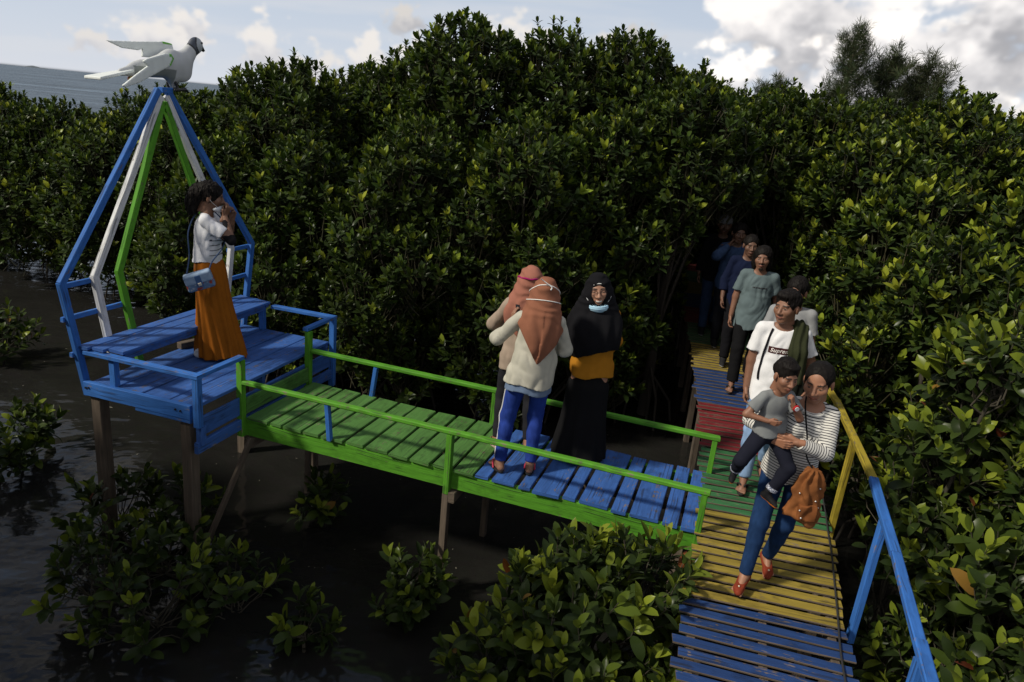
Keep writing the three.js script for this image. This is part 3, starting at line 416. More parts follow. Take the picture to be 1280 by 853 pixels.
    const m = Math.max(rx, rz) * s * 1.3; ctx.skirtF = f; return ctx.cloth(name, f, [[pel.x - m + Math.min(0, cx), 0, pel.z - m + Math.min(0, cz)], [pel.x + m + Math.max(0, cx), pel.y + top + 0.03, pel.z + m + Math.max(0, cz)]], q.cell ?? 0.01, color, q.mat);
  };
  ctx.shoes = (name, color, sole, q = {}) => { for (const k of ['L', 'R']) { const G = legs[k], F = frame(G.an, [G.pitch, G.yaw, 0]), w = (x, y, z) => arr(F.out(x * s, y * s, z * s)), L = [cone(w(0, -0.03, -0.03), w(0.004 * G.q, -0.045, 0.11), 0.041 * s, 0.033 * s), cone(w(0, -0.045, 0.1), w(-0.006 * G.q, -0.05, 0.145), 0.036 * s, 0.026 * s)]; if (!q.low) L.push(cone(w(0, 0.0, 0), w(0, -0.04, 0.08), 0.043 * s, 0.03 * s), cone(w(0, q.high ? 0.045 : 0.0, -0.004), w(0, -0.03, -0.01), 0.044 * s, 0.042 * s)); const u = union(L, 0.015 * s), f = (x, y, z) => { const l = F.loc(x, y, z); let d = Math.max(u(x, y, z), -0.073 * s - l[1]); if (q.low) d = Math.max(d, Math.min(l[1] + 0.02 * s, 1e9)); return d; }; ctx.cloth(name, f, box([F.out(0, -0.02 * s, 0.05 * s)], 0.15 * s), 0.0062, (x, y, z) => { const l = F.loc(x, y, z); return l[1] < -0.052 * s ? sole : q.badge && Math.hypot(l[2] - 0.0 * s, l[1] + 0.012 * s) < 0.016 * s && l[0] * G.q > 0.02 * s ? [0.6, 0.6, 0.6] : color; }, { roughness: 0.6 }); } };
  ctx.hair = (q = {}) => { const v = q.volume ?? 0.012, H = q.height ?? 0, cap = union([e([0, 0.032 + H * 0.5, -0.018], [0.076 + v, 0.084 + v + H * 0.5, 0.092 + v]), ...(q.extra ?? []).map(([c, r]) => e(c, r))], 0.02 * hs), face = e([0, -0.035 + (q.line ?? 0), 0.098], [0.078, 0.098 + (q.brow ?? 0), 0.07]), neckCut = (l) => -(l[1] + (q.nape ?? 0.05)) * hs; const f = (x, y, z) => { const l = HF.loc(x, y, z).map((t) => t / hs); let d = cap(x, y, z) + (q.rough ?? 0.0045) * hs * (noise3(x * 70, y * 22, z * 70) + 0.8 * noise3(x * 150, y * 45, z * 150)); d = smax(d, -face(x, y, z), 0.006 * hs); for (const ear of q.ears === false ? [] : [0.078, -0.078]) d = Math.max(d, 0.026 * hs - Math.hypot(l[0] - ear, (l[1] + 0.004) * 0.85, l[2] + 0.004) * hs); return q.long ? d : Math.max(d, neckCut(l)); }; return ctx.cloth('hair', f, box([HF.out(0, 0, -0.02 * hs), ...(q.extra ?? []).flatMap(([c, r]) => [HF.out(...c.map((t, i) => (t - r[i] * 0.7) * hs)), HF.out(...c.map((t, i) => (t + r[i] * 0.7) * hs))])], 0.135 * hs), 0.0055, q.color ?? [0.008, 0.0065, 0.006], q.mat ?? { roughness: 0.6, specularIntensity: 0.2 }); };
  ctx.flipflops = (sole, strap) => { for (const k of ['L', 'R']) { const G = legs[k], F = frame(G.an, [G.pitch, G.yaw, 0]), fw = (x, z) => smax(Math.hypot(x, (z - 0.052) * 0.36) - 0.042, Math.abs(z - 0.05) - 0.125, 0.02), so = (x, y, z) => { const l = F.loc(x, y, z).map((t) => t / s); return Math.max(fw(l[0], l[2]), Math.abs(l[1] + 0.076) - 0.009) * s; }; ctx.cloth('sandal_sole', so, box([F.out(0, -0.076 * s, 0.05 * s)], 0.14 * s).map((p, i) => [p[0], F.out(0, -0.076 * s, 0.05).y + (i ? 0.06 : -0.06) * s, p[2]]), 0.006, sole, { roughness: 0.7 }); const w = (x, y, z) => F.out(x * s, y * s, z * s); for (const q of [-1, 1]) put('sandal_strap', new THREE.TubeGeometry(new THREE.CatmullRomCurve3([w(q * 0.042, -0.068, 0.025), w(q * 0.036, -0.03, 0.055), w(q * 0.015, -0.026, 0.085), w(-0.006 * G.q, -0.055, 0.115)]), 12, 0.0075 * s, 6), clothMat(strap), g); } };
  // a patch that follows a cloth field: centre and axes in the torso frame
  ctx.patch = (name, f, c, w, h, mat, nx = 14, ny = 6) => { const geo = new THREE.PlaneGeometry(1, 1, nx, ny), p = geo.attributes.position; for (let i = 0; i < p.count; i++) { const x = c[0] + p.getX(i) * w, y = c[1] + p.getY(i) * h; let t = 0.3; for (let k = 0; k < 60; k++) { const q = T.out(x * s, y * s, t * s), d = f(q.x, q.y, q.z); if (d < 0.003) break; t -= Math.max(0.002, d * 0.7 / s); } const q = T.out(x * s, y * s, t * s); p.setXYZ(i, q.x, q.y, q.z); } geo.computeVertexNormals(); return put(name, geo, mat, g); };
  o.dress?.(ctx); return ctx;
}
console.log('fields');
// ---------------------------------------------------------------- people
const tube = (pts, r, n = 24, k = 6) => new THREE.TubeGeometry(new THREE.CatmullRomCurve3(pts.map((p) => p.isVector3 ? p : V(...p))), n, r, k);
function hijab(c, color, q = {}) {                // head cloth with a face opening and a drape over shoulders and chest
  const { HF, hs, T, s } = c, E = (p, r) => ell(HF, p.map((v) => v * hs), r.map((v) => v * hs)), L = [E([0, 0.026, -0.012], [0.086, 0.094, 0.104]), E([0, -0.06, 0.0], [0.072, 0.09, 0.085]), cone(arr(T.out(0, 0.43 * s, 0)), arr(HF.out(0, -0.05 * hs, -0.005)), 0.088 * s, 0.075 * hs), ell(T, [0, (q.dy ?? 0.36) * s, (q.dz ?? 0.0) * s], (q.dr ?? [0.2, 0.16, 0.13]).map((v) => v * s)), ...[-1, 1].map((k) => cone(arr(HF.out(k * 0.03 * hs, -0.03 * hs, -0.01 * hs)), arr(T.out(k * (q.sx ?? 0.11) * s, 0.36 * s, 0)), 0.075 * hs, 0.09 * s))];
  const u = union([...L, ...(q.more ?? [])], 0.05 * s), open = E([0, -0.016, 0.112], [0.056, 0.08, 0.068]);
  const f = (x, y, z) => { let d = u(x, y, z); const l = T.loc(x, y, z), a = Math.atan2(l[0], l[2]); if (Math.abs(d) < 0.05) { const w = smooth(0.56, 0.36, l[1] / s); d += fold(x, y, z, 0.005 * s, 8, 4) + w * 0.007 * s * Math.sin(a * 9 + 3 * noise3(a, l[1] * 4, 1)) + (1 - w) * 0.0035 * Math.sin(l[1] * 90 + 4 * noise3(x * 9, y * 9, z * 9)) * (q.wrap ?? 1); } d = Math.max(d, -open(x, y, z)); if (q.cut) d = Math.max(d, q.cut(l[0] / s, l[1] / s, l[2] / s) * s * 0.8); return d; };
  c.hijabF = f; return c.cloth('head_scarf', f, c.box([HF.out(0, 0, 0), T.out(0.2 * s, 0.0, 0), T.out(-0.2 * s, 0.0, 0), T.out(0, 0.45 * s, 0.1 * s), T.out(0, 0.45 * s, -0.1 * s)], 0.15 * s), 0.0075, color, q.mat);
}
const mask = (c, y, z, color = [0.42, 0.6, 0.74]) => { const { HF, hs } = c, e = ell(HF, [0, y * hs, z * hs], [0.066 * hs, 0.04 * hs, 0.052 * hs]), ee = ell(HF, [0, (y + 0.012) * hs, (z - 0.008) * hs], [0.06 * hs, 0.04 * hs, 0.052 * hs]), pl = (a, b, d) => { const l = HF.loc(a, b, d); return Math.max(e(a, b, d) + 0.0016 * Math.sin(l[1] / hs * 420), -ee(a, b, d)); }; c.cloth('face_mask', pl, c.box([HF.out(0, y * hs, z * hs)], 0.08 * hs), 0.0042, color, { roughness: 0.8 }); };
const denim = (c) => (x, y, z) => { const n = 1 + 0.2 * noise3(x * 70, y * 25, z * 70) + 0.14 * noise3(x * 8, y * 8, z * 8); return c.map((v) => v * n); };

// woman on the platform
{
  const c = person({
    label: 'woman in white top and long orange skirt standing on the blue platform', pos: [-2.86, 1.502, -6.6], yaw: 1.85, H: 1.62, fem: true, pelvis: [0.02, 0.9, -0.03], lean: [0.03, 0, 0], head: { turn: [0.16, 0.0, 0] }, skin: [0.17, 0.085, 0.052],
    arms: { R: { hand: [-0.055, 0.47, 0.15], pole: [-0.5, -1, 0.35], dir: [0.05, 0.8, 0.35], palm: [0.55, 0.1, -0.8], curl: 0.75 }, L: { hand: [0.09, 0.42, 0.2], pole: [0.6, -1, 0.2], dir: [-0.1, 0.8, 0.2], palm: [-0.6, 0, -0.6], curl: 0.7 } }, legs: { L: { foot: [0.08, 0.075, -0.02] }, R: { foot: [-0.06, 0.075, -0.1] } },
    dress: (c) => {
      c.shirt('inner_top', [0.012, 0.012, 0.014], { loose: 0.004, hem: 0.02, sleeve: 1.86, sleeveLoose: 0.008 });
      c.shirt('top', (x, y, z) => { const l = c.T.loc(x, y, z), st = l[2] > 0.035 && l[1] > 0.08 && l[1] < 0.3 && Math.abs(((l[1] / 0.046) % 1 + 1) % 1 - 0.5) < 0.11; return st ? [0.03, 0.03, 0.045] : [0.66, 0.67, 0.72]; }, { loose: 0.024, hem: 0.035, sleeve: 0.72, sleeveLoose: 0.036, neckW: 0.09, fold: 0.009, cell: 0.0075 });
      c.skirt('skirt', [0.27, 0.085, 0.009], { hem: [0.175, 0.225], shift: [-0.02, 0.07], top: 0.155, bottom: 0.02, folds: 17, depth: 1.3 });
      c.shoes('shoe', [0.6, 0.6, 0.6], [0.7, 0.7, 0.7]);
      c.hair({ volume: 0.01, nape: 0.09, rough: 0.009, ears: false, line: -0.008, extra: [[[0, 0.0, -0.11], [0.06, 0.075, 0.06]], [[0, -0.06, -0.125], [0.062, 0.085, 0.058]], [[0.01, -0.12, -0.125], [0.05, 0.06, 0.045]]], long: true });
      const { HF, hs } = c; c.cloth('face_mask', (() => { const e = ell(HF, [0, -0.075 * hs, 0.06 * hs], [0.058 * hs, 0.036 * hs, 0.05 * hs]), i = ell(HF, [0, -0.068 * hs, 0.05 * hs], [0.054 * hs, 0.034 * hs, 0.05 * hs]); return (x, y, z) => Math.max(e(x, y, z), -i(x, y, z)); })(), c.box([HF.out(0, -0.07 * hs, 0.06 * hs)], 0.08), 0.0042, [0.62, 0.66, 0.72]);
      for (const q of [-1, 1]) put('mask_loop', tube([HF.out(q * 0.05 * hs, -0.06 * hs, 0.06 * hs), HF.out(q * 0.08 * hs, -0.02 * hs, 0.01 * hs), HF.out(q * 0.082 * hs, 0.012 * hs, -0.014 * hs)], 0.002, 10, 5), clothMat([0.7, 0.7, 0.7]), c.g);
    },
  });
  // small denim bag at her hip on a long strap
  const b = thing('shoulder_bag', 'small denim shoulder bag with flap hanging beside the orange skirt', 'bag', [-2.86, 1.502, -6.6], 1.85); const BS = 1.15;
  const BF = frame(V(-0.235, 0.80, -0.07), [0.1, -1.45, 0.32]), rb = (x, y, z, a, q, d, r) => { const u = Math.max(Math.abs(x) - a + r, 0), v = Math.max(Math.abs(y) - q + r, 0), w = Math.max(Math.abs(z) - d + r, 0); return Math.hypot(u, v, w) - r; };
  const put3 = (n, f, m, col, h = 0.005) => put(n, netMesh((x, y, z) => f(...BF.loc(x, y, z).map((t) => t / BS)) * BS, [-0.42, 0.6, -0.28], [-0.05, 1.0, 0.14], h, col), m, b);
  put3('bag_body', (x, y, z) => rb(x, y, z, 0.105, 0.07, 0.035, 0.02), clothMat(null), (x, y, z) => { const l = BF.loc(x, y, z), n = noise3(x * 60, y * 60, z * 60); return l[1] < 0.0 && noise3(l[0] * 34 + 5, l[1] * 34, 2) > 0.35 ? [0.3, 0.06, 0.05] : n > 0.45 ? [0.34, 0.36, 0.42] : [0.13 + 0.04 * n, 0.2 + 0.05 * n, 0.33 + 0.05 * n]; });
  put3('flap', (x, y, z) => Math.max(rb(x, y - 0.032, z - 0.006, 0.107, 0.045, 0.04, 0.02), -rb(x, y - 0.01, z - 0.0, 0.2, 0.058, 0.0345, 0.01)), clothMat(null), (x, y, z) => { const n = noise3(x * 50, y * 50, z * 50); return [0.25 + 0.06 * n, 0.34 + 0.06 * n, 0.48 + 0.06 * n]; });
  put3('strap_tab', (x, y, z) => rb(x, y - 0.012, z - 0.042, 0.024, 0.05, 0.006, 0.005), clothMat([0.06, 0.12, 0.26]));
  put3('clasp', (x, y, z) => rb(x, y + 0.012, z - 0.05, 0.013, 0.013, 0.005, 0.003), new THREE.MeshStandardMaterial({ color: lin(0.7, 0.62, 0.5), metalness: 0.5, roughness: 0.35 }), undefined, 0.003);
  put('strap', tube([BF.out(-0.1, 0.055, 0), V(-0.2, 1.0, -0.155), V(-0.09, 1.22, -0.17), V(0.06, 1.37, -0.11), V(0.1, 1.405, -0.03), V(0.05, 1.33, 0.09), V(-0.09, 1.12, 0.13), V(-0.2, 0.96, 0.03), BF.out(0.1, 0.055, 0)], 0.006, 60, 6), clothMat([0.05, 0.08, 0.16]), b);
}
// woman in the brown scarf, back turned, and the phone
{
  person({
    label: 'woman seen from behind in brown head scarf, cream jacket and blue jeans on the footbridge', pos: [0.13, 1.214, -5.37], yaw: 3.27, H: 1.6, fem: true, pelvis: [-0.045, 0.9, 0], lean: [0.0, 0, 0.07], head: { turn: [0.12, -0.1, -0.03] }, barefoot: true, skin: [0.24, 0.12, 0.075],
    arms: { L: { hand: [0.17, 0.3, 0.24], pole: [0.9, -1, -0.25], dir: [0.05, 0.9, 0.15], palm: [-0.9, 0, 0.3], curl: 0.5 }, R: { hand: [-0.1, 0.14, 0.24], pole: [-1, -0.7, -0.5], dir: [0.5, 0.3, 0.8], palm: [0, 1, 0], curl: 0.6 } },
    legs: { L: { foot: [0.135, 0.085, 0.02], yaw: 0.35 }, R: { foot: [-0.115, 0.085, 0.0], yaw: -0.2 } },
    dress: (c) => {
      const { T, s, HF, hs, g } = c;
      c.pants('jeans', denim([0.02, 0.045, 0.24]), { top: -0.04, loose: 0.008, ankle: 0.012, fold: 0.005 });
      const pf = c.pantsF; for (const q of [-1, 1]) { const G = c.legs[q > 0 ? 'L' : 'R'], pts = []; for (let i = 0; i <= 14; i++) { const t = i / 14, p = t < 0.5 ? G.hip.clone().lerp(G.kn, t * 2) : G.kn.clone().lerp(G.an, (t - 0.5) * 1.9); let d = 0.16; for (let k = 0; k < 50; k++) { const v = pf(p.x + q * d, p.y, p.z + 0.02); if (v < 0.001) break; d -= Math.max(0.002, v * 0.7); } pts.push(V(p.x + q * d, p.y, p.z + 0.02)); } put('side_stripe', tube(pts, 0.008, 30, 6), clothMat([0.6, 0.6, 0.62]), g); }
      c.shirt('undershirt', [0.13, 0.18, 0.28], { loose: 0.0, hem: -0.165, sleeve: 0.15, sleeveLoose: 0.0, flare: 0.026, fold: 0.003, top: 0.05 });
      c.shirt('jacket', [0.43, 0.415, 0.355], { loose: 0.026, hem: -0.105, sleeve: 1.9, sleeveLoose: 0.022, flare: 0.012, fold: 0.011, cell: 0.008 });
      hijab(c, [0.235, 0.098, 0.06], { dr: [0.185, 0.3, 0.15], dy: 0.3, dz: -0.03, sx: 0.07, cut: (x, y, z) => { const b = z < -0.02 ? (0.085 + Math.abs(x + 0.01) * 1.55) - y : (0.33 + Math.abs(x) * 0.4) - y; return b; } });
      // white mask strings tied round the scarf
      const ring = (y0, tilt) => { const pts = []; for (let i = 0; i <= 20; i++) { const a = i / 20 * Math.PI * 2; const dir = [Math.sin(a), 0, Math.cos(a)]; let t = 0.2; for (let k = 0; k < 60; k++) { const p = HF.out(dir[0] * t, (y0 + tilt * dir[2]) * hs, dir[2] * t - 0.01), d = c.hijabF(p.x, p.y, p.z); if (d < 0.002) break; t -= Math.max(0.001, d * 0.6); } pts.push(HF.out(dir[0] * t, (y0 + tilt * dir[2]) * hs, dir[2] * t - 0.01)); } return pts; };
      put('mask_string', tube(ring(0.012, -0.055), 0.004, 80, 6), clothMat([0.75, 0.74, 0.72]), g); put('mask_string', tube(ring(-0.055, -0.02), 0.004, 80, 6), clothMat([0.75, 0.74, 0.72]), g);
      const kn = HF.out(-0.02 * hs, 0.065 * hs, -0.108 * hs); put('string_knot', tube([kn, kn.clone().add(V(0.06, 0.04, 0)), kn.clone().add(V(0.075, 0.05, -0.01))], 0.004, 10, 6), clothMat([0.75, 0.74, 0.72]), g); put('string_knot', tube([kn.clone().add(V(0.01, 0.01, -0.004)), kn.clone().add(V(-0.014, -0.012, -0.006)), kn.clone().add(V(-0.008, -0.03, -0.004))], 0.006, 8, 6), clothMat([0.75, 0.74, 0.72]), g);
      c.flipflops([0.02, 0.02, 0.022], [0.45, 0.05, 0.09]);
      const A = c.arms.L, ph = thing('phone', 'dark smartphone held up in the raised hand of the brown-scarfed woman', 'phone', [0.13, 1.214, -5.37], 3.27), bx = boardGeo(0.14, 0.068, 0.009, 0.003); const m = put('phone_case', bx, new THREE.MeshStandardMaterial({ color: lin(0.02, 0.02, 0.025), roughness: 0.35 }), ph); const p = A.tip(0.085, 0.0, 0.042); m.position.copy(p); m.rotation.set(0.2, 0.3, 1.45);
    },
  });
  person({
    label: 'woman half hidden on the footbridge, pinkish scarf tied with a magenta band', pos: [0.09, 1.214, -5.83], yaw: 3.2, H: 1.585, fem: true, lean: [0, 0, 0.03], head: { turn: [0.1, 0.25, 0] }, barefoot: true, arms: { L: { hand: [0.1, 0.2, 0.25], pole: [1, -1, 0] }, R: { hand: [-0.08, 0.2, 0.25], pole: [-1, -1, 0] } },
    legs: { L: { foot: [0.14, 0.085, -0.02], yaw: 0.4 }, R: { foot: [-0.13, 0.085, -0.03], yaw: -0.2 } },
    dress: (c) => { c.pants('trousers', [0.02, 0.02, 0.025], { top: -0.12 }); c.shirt('blouse', [0.32, 0.25, 0.2], { sleeve: 1.9, hem: -0.15 }); hijab(c, [0.30, 0.125, 0.09], { dr: [0.19, 0.26, 0.15], dy: 0.32, cut: (x, y) => 0.12 + Math.abs(x) * 0.7 - y }); const { HF, hs } = c, pts = []; for (let i = 0; i <= 20; i++) { const a = i / 20 * Math.PI * 2; let t = 0.2; for (let k = 0; k < 60; k++) { const p = HF.out(Math.sin(a) * t, 0.03 * hs, Math.cos(a) * t - 0.01), d = c.hijabF(p.x, p.y, p.z); if (d < 0.002) break; t -= Math.max(0.001, d * 0.6); } pts.push(HF.out(Math.sin(a) * t, (0.03 - 0.008 * Math.abs(Math.sin(i * 1.9))) * hs, Math.cos(a) * t - 0.01)); } put('head_band', tube(pts, 0.0075, 80, 6), clothMat([0.28, 0.012, 0.11]), c.g); c.flipflops([0.32, 0.26, 0.2], [0.05, 0.04, 0.04]); },
  });
}
// smiling woman in black
person({
  label: 'smiling woman in black head scarf and mustard top with hands behind her back', pos: [0.66, 1.214, -5.78], yaw: -0.12, H: 1.585, fem: true, pelvis: [0.02, 0.9, 0], lean: [0.02, 0.05, 0.03], head: { turn: [0.04, 0.05, 0.09], scale: 1.2 }, smile: 1, skin: [0.36, 0.185, 0.12],
  arms: { L: { hand: [0.1, -0.03, -0.16], pole: [1, -0.3, -0.1], dir: [-0.6, -0.6, -0.2], palm: [0, 0, -1], curl: 0.5 }, R: { hand: [-0.06, -0.03, -0.17], pole: [-1, -0.3, -0.1], dir: [0.6, -0.6, -0.2], palm: [0, 0, -1], curl: 0.5 } },
  dress: (c) => {
    const { HF, hs, g } = c; c.shirt('mustard_top', [0.39, 0.165, 0.016], { loose: 0.02, hem: -0.115, sleeve: 1.9, sleeveLoose: 0.016, flare: 0.004, fold: 0.01 });
    c.skirt('skirt', [0.009, 0.009, 0.01], { hem: [0.24, 0.22], folds: 11, bottom: 0.03, depth: 1.2, top: -0.05 });
    hijab(c, [0.009, 0.009, 0.011], { dr: [0.235, 0.28, 0.19], dy: 0.24, dz: 0.02, sx: 0.14, cut: (x, y, z) => 0.075 + 0.08 * Math.sin(x * 6 + 0.6) - y });
    mask(c, -0.104, 0.068, [0.36, 0.56, 0.72]);
    put('under_scarf', tube([-0.034, -0.018, 0, 0.018, 0.034].map((x) => HF.out(x * hs, (0.062 - 9 * x * x) * hs, (0.078 - 6 * x * x) * hs)), 0.006, 16, 6), clothMat([0.5, 0.5, 0.5]), g);
    for (const q of [-1, 1]) { const t = new THREE.TorusGeometry(0.021 * hs, 0.0016 * hs, 6, 24), m = put('glasses_rim', t, new THREE.MeshStandardMaterial({ color: lin(0.06, 0.03, 0.025), roughness: 0.3 }), g); m.position.copy(HF.out(q * 0.031 * hs, 0.002 * hs, 0.094 * hs)); m.quaternion.copy(HF.q); m.rotateY(q * 0.2); put('mask_loop', tube([HF.out(q * 0.05 * hs, -0.085 * hs, 0.07 * hs), HF.out(q * 0.083 * hs, -0.04 * hs, 0.055 * hs), HF.out(q * 0.088 * hs, 0.0, 0.028 * hs)], 0.0028, 10, 5), clothMat([0.7, 0.72, 0.75]), g); }
    put('glasses_bridge', tube([HF.out(-0.011 * hs, 0.008 * hs, 0.1 * hs), HF.out(0, 0.011 * hs, 0.103 * hs), HF.out(0.011 * hs, 0.008 * hs, 0.1 * hs)], 0.0016, 6, 5), new THREE.MeshStandardMaterial({ color: lin(0.06, 0.03, 0.025), roughness: 0.3 }), g);
    c.shoes('shoe', [0.02, 0.02, 0.02], [0.02, 0.02, 0.02]);
  },
});
// mother, child and cloth backpack
{
  const MP = [1.78, 1.222, -4.25], MY = -0.3;
  const c = person({
    label: 'woman in black and white striped top carrying a small boy along the boardwalk', pos: MP, yaw: MY, H: 1.49, fem: true, pelvis: [0.06, 0.905, 0.02], lean: [0.0, 0.05, -0.11], head: { turn: [0.28, -0.3, 0.1], scale: 1.16 }, lids: -0.002, skin: [0.3, 0.14, 0.082], 
    arms: { L: { hand: [-0.06, 0.255, 0.235], pole: [1, -1, 0.1], dir: [-0.95, 0.05, 0.1], palm: [0, -0.2, -1], curl: 0.5, thumb: [0, 1, 0.2] }, R: { hand: [-0.19, 0.21, 0.2], pole: [-1, -0.6, -0.3], dir: [0.85, 0.05, 0.5], palm: [0.1, 0, -1], curl: 0.5, thumb: [0, 1, 0.2] } },
    legs: { R: { foot: [-0.095, 0.085, 0.26], yaw: -0.25, pitch: 0.12 }, L: { foot: [0.06, 0.1, -0.1], yaw: 0.2, pitch: 0.3 } }, barefoot: true,
    dress: (c) => {
      const { T, s, HF, hs, arms } = c;
      c.pants('jeans', denim([0.012, 0.032, 0.09]), { loose: 0.007, ankle: 0.01, fold: 0.004 });
      const stripe = (x, y, z) => [0.66, 0.65, 0.62];
      const m = c.shirt('striped_top', stripe, { loose: 0.014, hem: -0.1, sleeve: 1.88, sleeveLoose: 0.013, neckW: 0.088, neckY: 0.47, neckZ: 0.05, fold: 0.006, cell: 0.0078 });
      // stripes run round the trunk and round each sleeve: v is the way along that bone, chosen per face
      const ng = m.geometry.toNonIndexed(), p = ng.attributes.position, uv = new Float32Array(p.count * 2); const seg = []; for (const k of ['L', 'R']) seg.push([arms[k].sh, arms[k].el, 0], [arms[k].el, arms[k].wr, 0.272 * s]);
      for (let i = 0; i < p.count; i += 3) { const ce = V(0, 0, 0); for (let k = 0; k < 3; k++) ce.add(V(p.getX(i + k), p.getY(i + k), p.getZ(i + k))); ce.multiplyScalar(1 / 3); let best = null, bd = 0.078 * s; for (const [a, b, o] of seg) { const ab = b.clone().sub(a), t = ce.clone().sub(a).dot(ab) / ab.lengthSq(); if (t < 0.12 && o === 0 || t > 1.1 || t < 0) continue; const d = ce.distanceTo(a.clone().addScaledVector(ab, t)); if (d < bd) { bd = d; best = [a, ab.clone().normalize(), o]; } } for (let k = 0; k < 3; k++) { const q = V(p.getX(i + k), p.getY(i + k), p.getZ(i + k)); uv[(i + k) * 2] = 0.5; uv[(i + k) * 2 + 1] = (best ? q.clone().sub(best[0]).dot(best[1]) + best[2] : T.loc(q.x, q.y, q.z)[1]) / 0.0165; } }
      ng.setAttribute('uv', new THREE.BufferAttribute(uv, 2)); ng.deleteAttribute('color'); m.geometry = ng;
      m.material = clothMat([1, 1, 1], { map: dataTex(4, 64, (u, v) => v < 0.3 ? [0.025, 0.026, 0.035] : [0.6, 0.585, 0.55]) });
      put('neck_trim', tube([...Array(17)].map((_, i) => { const a = i / 16 * Math.PI * 2; return T.out(Math.sin(a) * 0.083 * s, (0.435 - 0.022 * Math.cos(a)) * s, (0.02 + Math.cos(a) * 0.07) * s); }), 0.007, 40, 6), clothMat([0.6, 0.59, 0.56]), c.g);
      c.hair({ volume: 0.004, nape: 0.045, line: 0.008, brow: 0.03, rough: 0.003, extra: [[[0.01, -0.01, -0.1], [0.04, 0.04, 0.04]]] });
      c.shoes('ballet_flat', [0.2, 0.036, 0.018], [0.05, 0.02, 0.015], { low: true });
      for (const k of ['L', 'R']) { const G = c.legs[k], F = frame(G.an, [G.pitch, G.yaw, 0]), b = put('shoe_ornament', new THREE.SphereGeometry(0.007, 8, 6), new THREE.MeshStandardMaterial({ color: lin(0.7, 0.65, 0.5), metalness: 0.6, roughness: 0.3 }), c.g); b.position.copy(F.out(0, -0.016 * s, 0.118 * s)); }
    },
  });
  // the boy on her arm
  person({
    label: 'small boy in grey shirt and dark trousers carried on the arm of the striped woman', pos: [1.612, 1.812, -4.12], yaw: 0.3, H: 0.89, head: { scale: 1.5, turn: [0.12, -0.05, -0.05] }, lean: [0.06, 0, 0], pelvis: [0, 0.9, 0], skin: [0.23, 0.105, 0.062],
    arms: { R: { hand: [-0.16, 0.2, 0.15], pole: [-1, -0.5, -0.5] }, L: { hand: [0.04, 0.43, 0.22], pole: [0.7, -1, 0.1], dir: [-0.25, 0.85, -0.1], palm: [-0.5, 0.1, -0.8], curl: 1.1 } },
    legs: { L: { foot: [0.03, 0.2, 0.16], pole: [0.5, 0, 0.8], yaw: 0.35, pitch: 0.25 }, R: { foot: [-0.24, 0.36, -0.12], pole: [-0.8, 0, 0.7], yaw: -0.8, pitch: 0.3 } },
    dress: (c) => {
      const { T, s, HF, hs, arms, g } = c; c.pants('trousers', [0.012, 0.013, 0.022], { loose: 0.02, ankle: 0.025, length: 0.82, cell: 0.012, top: 0.3 });
      for (const k of ['L', 'R']) { const G = c.legs[k], a = G.kn.clone().lerp(G.an, 0.72), b = G.kn.clone().lerp(G.an, 0.84), f0 = cone(arr(a), arr(b), 0.068 * s, 0.066 * s), d = b.clone().sub(a).normalize(), k0 = d.dot(b), k1 = d.dot(a); c.cloth('trouser_cuff', (x, y, z) => { const t = d.x * x + d.y * y + d.z * z; return Math.max(f0(x, y, z), t - k0, k1 - t); }, c.box([a, b], 0.08 * s), 0.009, (x, y, z) => (Math.floor(x * 130) + Math.floor(y * 130) + Math.floor(z * 130)) % 2 ? [0.5, 0.52, 0.58] : [0.05, 0.06, 0.12]); }
      c.shirt('grey_shirt', [0.185, 0.195, 0.2], { loose: 0.026, hem: -0.02, sleeve: 0.72, sleeveLoose: 0.04, flare: 0.012, fold: 0.011, cell: 0.012, neckW: 0.085 });
      c.shoes('shoe', [0.012, 0.012, 0.014], [0.55, 0.16, 0.02], { high: true, badge: true });
      c.hair({ volume: 0.007, nape: 0.0, line: -0.006, brow: 0.0, height: 0.02, extra: [[[0, 0.095, 0.02], [0.06, 0.022, 0.06]]] });
      const A = arms.L, wp = A.wr.clone().lerp(A.el, 0.12), dir = A.wr.clone().sub(A.el).normalize(), wa = new THREE.Group(); wa.name = 'wrist_watch'; g.add(wa);
      const st = put('watch_strap', new THREE.CylinderGeometry(0.035 * s, 0.036 * s, 0.02, 20, 1, true), clothMat([0.33, 0.012, 0.02], { side: THREE.DoubleSide, roughness: 0.5 }), wa); st.position.copy(wp); st.quaternion.setFromUnitVectors(V(0, 1, 0), dir);
      const out = V(-0.25, 0.1, 1).addScaledVector(dir, -V(-0.25, 0.1, 1).dot(dir)).normalize(); const ca = put('watch_case', new THREE.CylinderGeometry(0.0195, 0.021, 0.009, 24), clothMat([0.4, 0.015, 0.02], { roughness: 0.4 }), wa); ca.position.copy(wp).addScaledVector(out, 0.026); ca.quaternion.setFromUnitVectors(V(0, 1, 0), out); const di = put('watch_dial', new THREE.CylinderGeometry(0.014, 0.014, 0.004, 24), new THREE.MeshStandardMaterial({ color: lin(0.8, 0.8, 0.8), roughness: 0.4 }), wa); di.position.copy(wp).addScaledVector(out, 0.0315); di.quaternion.copy(ca.quaternion);
    },
  });
  // soft tan drawstring bag hanging in front of her hip from a dark cord across the chest
  const b = thing('drawstring_bag', 'crumpled tan cloth bag hanging from a dark cord at the striped woman\'s hip', 'bag', MP, MY);
  const F0 = frame(V(0.16, 0.7, 0.19), [0.08, 0.25, -0.05]);
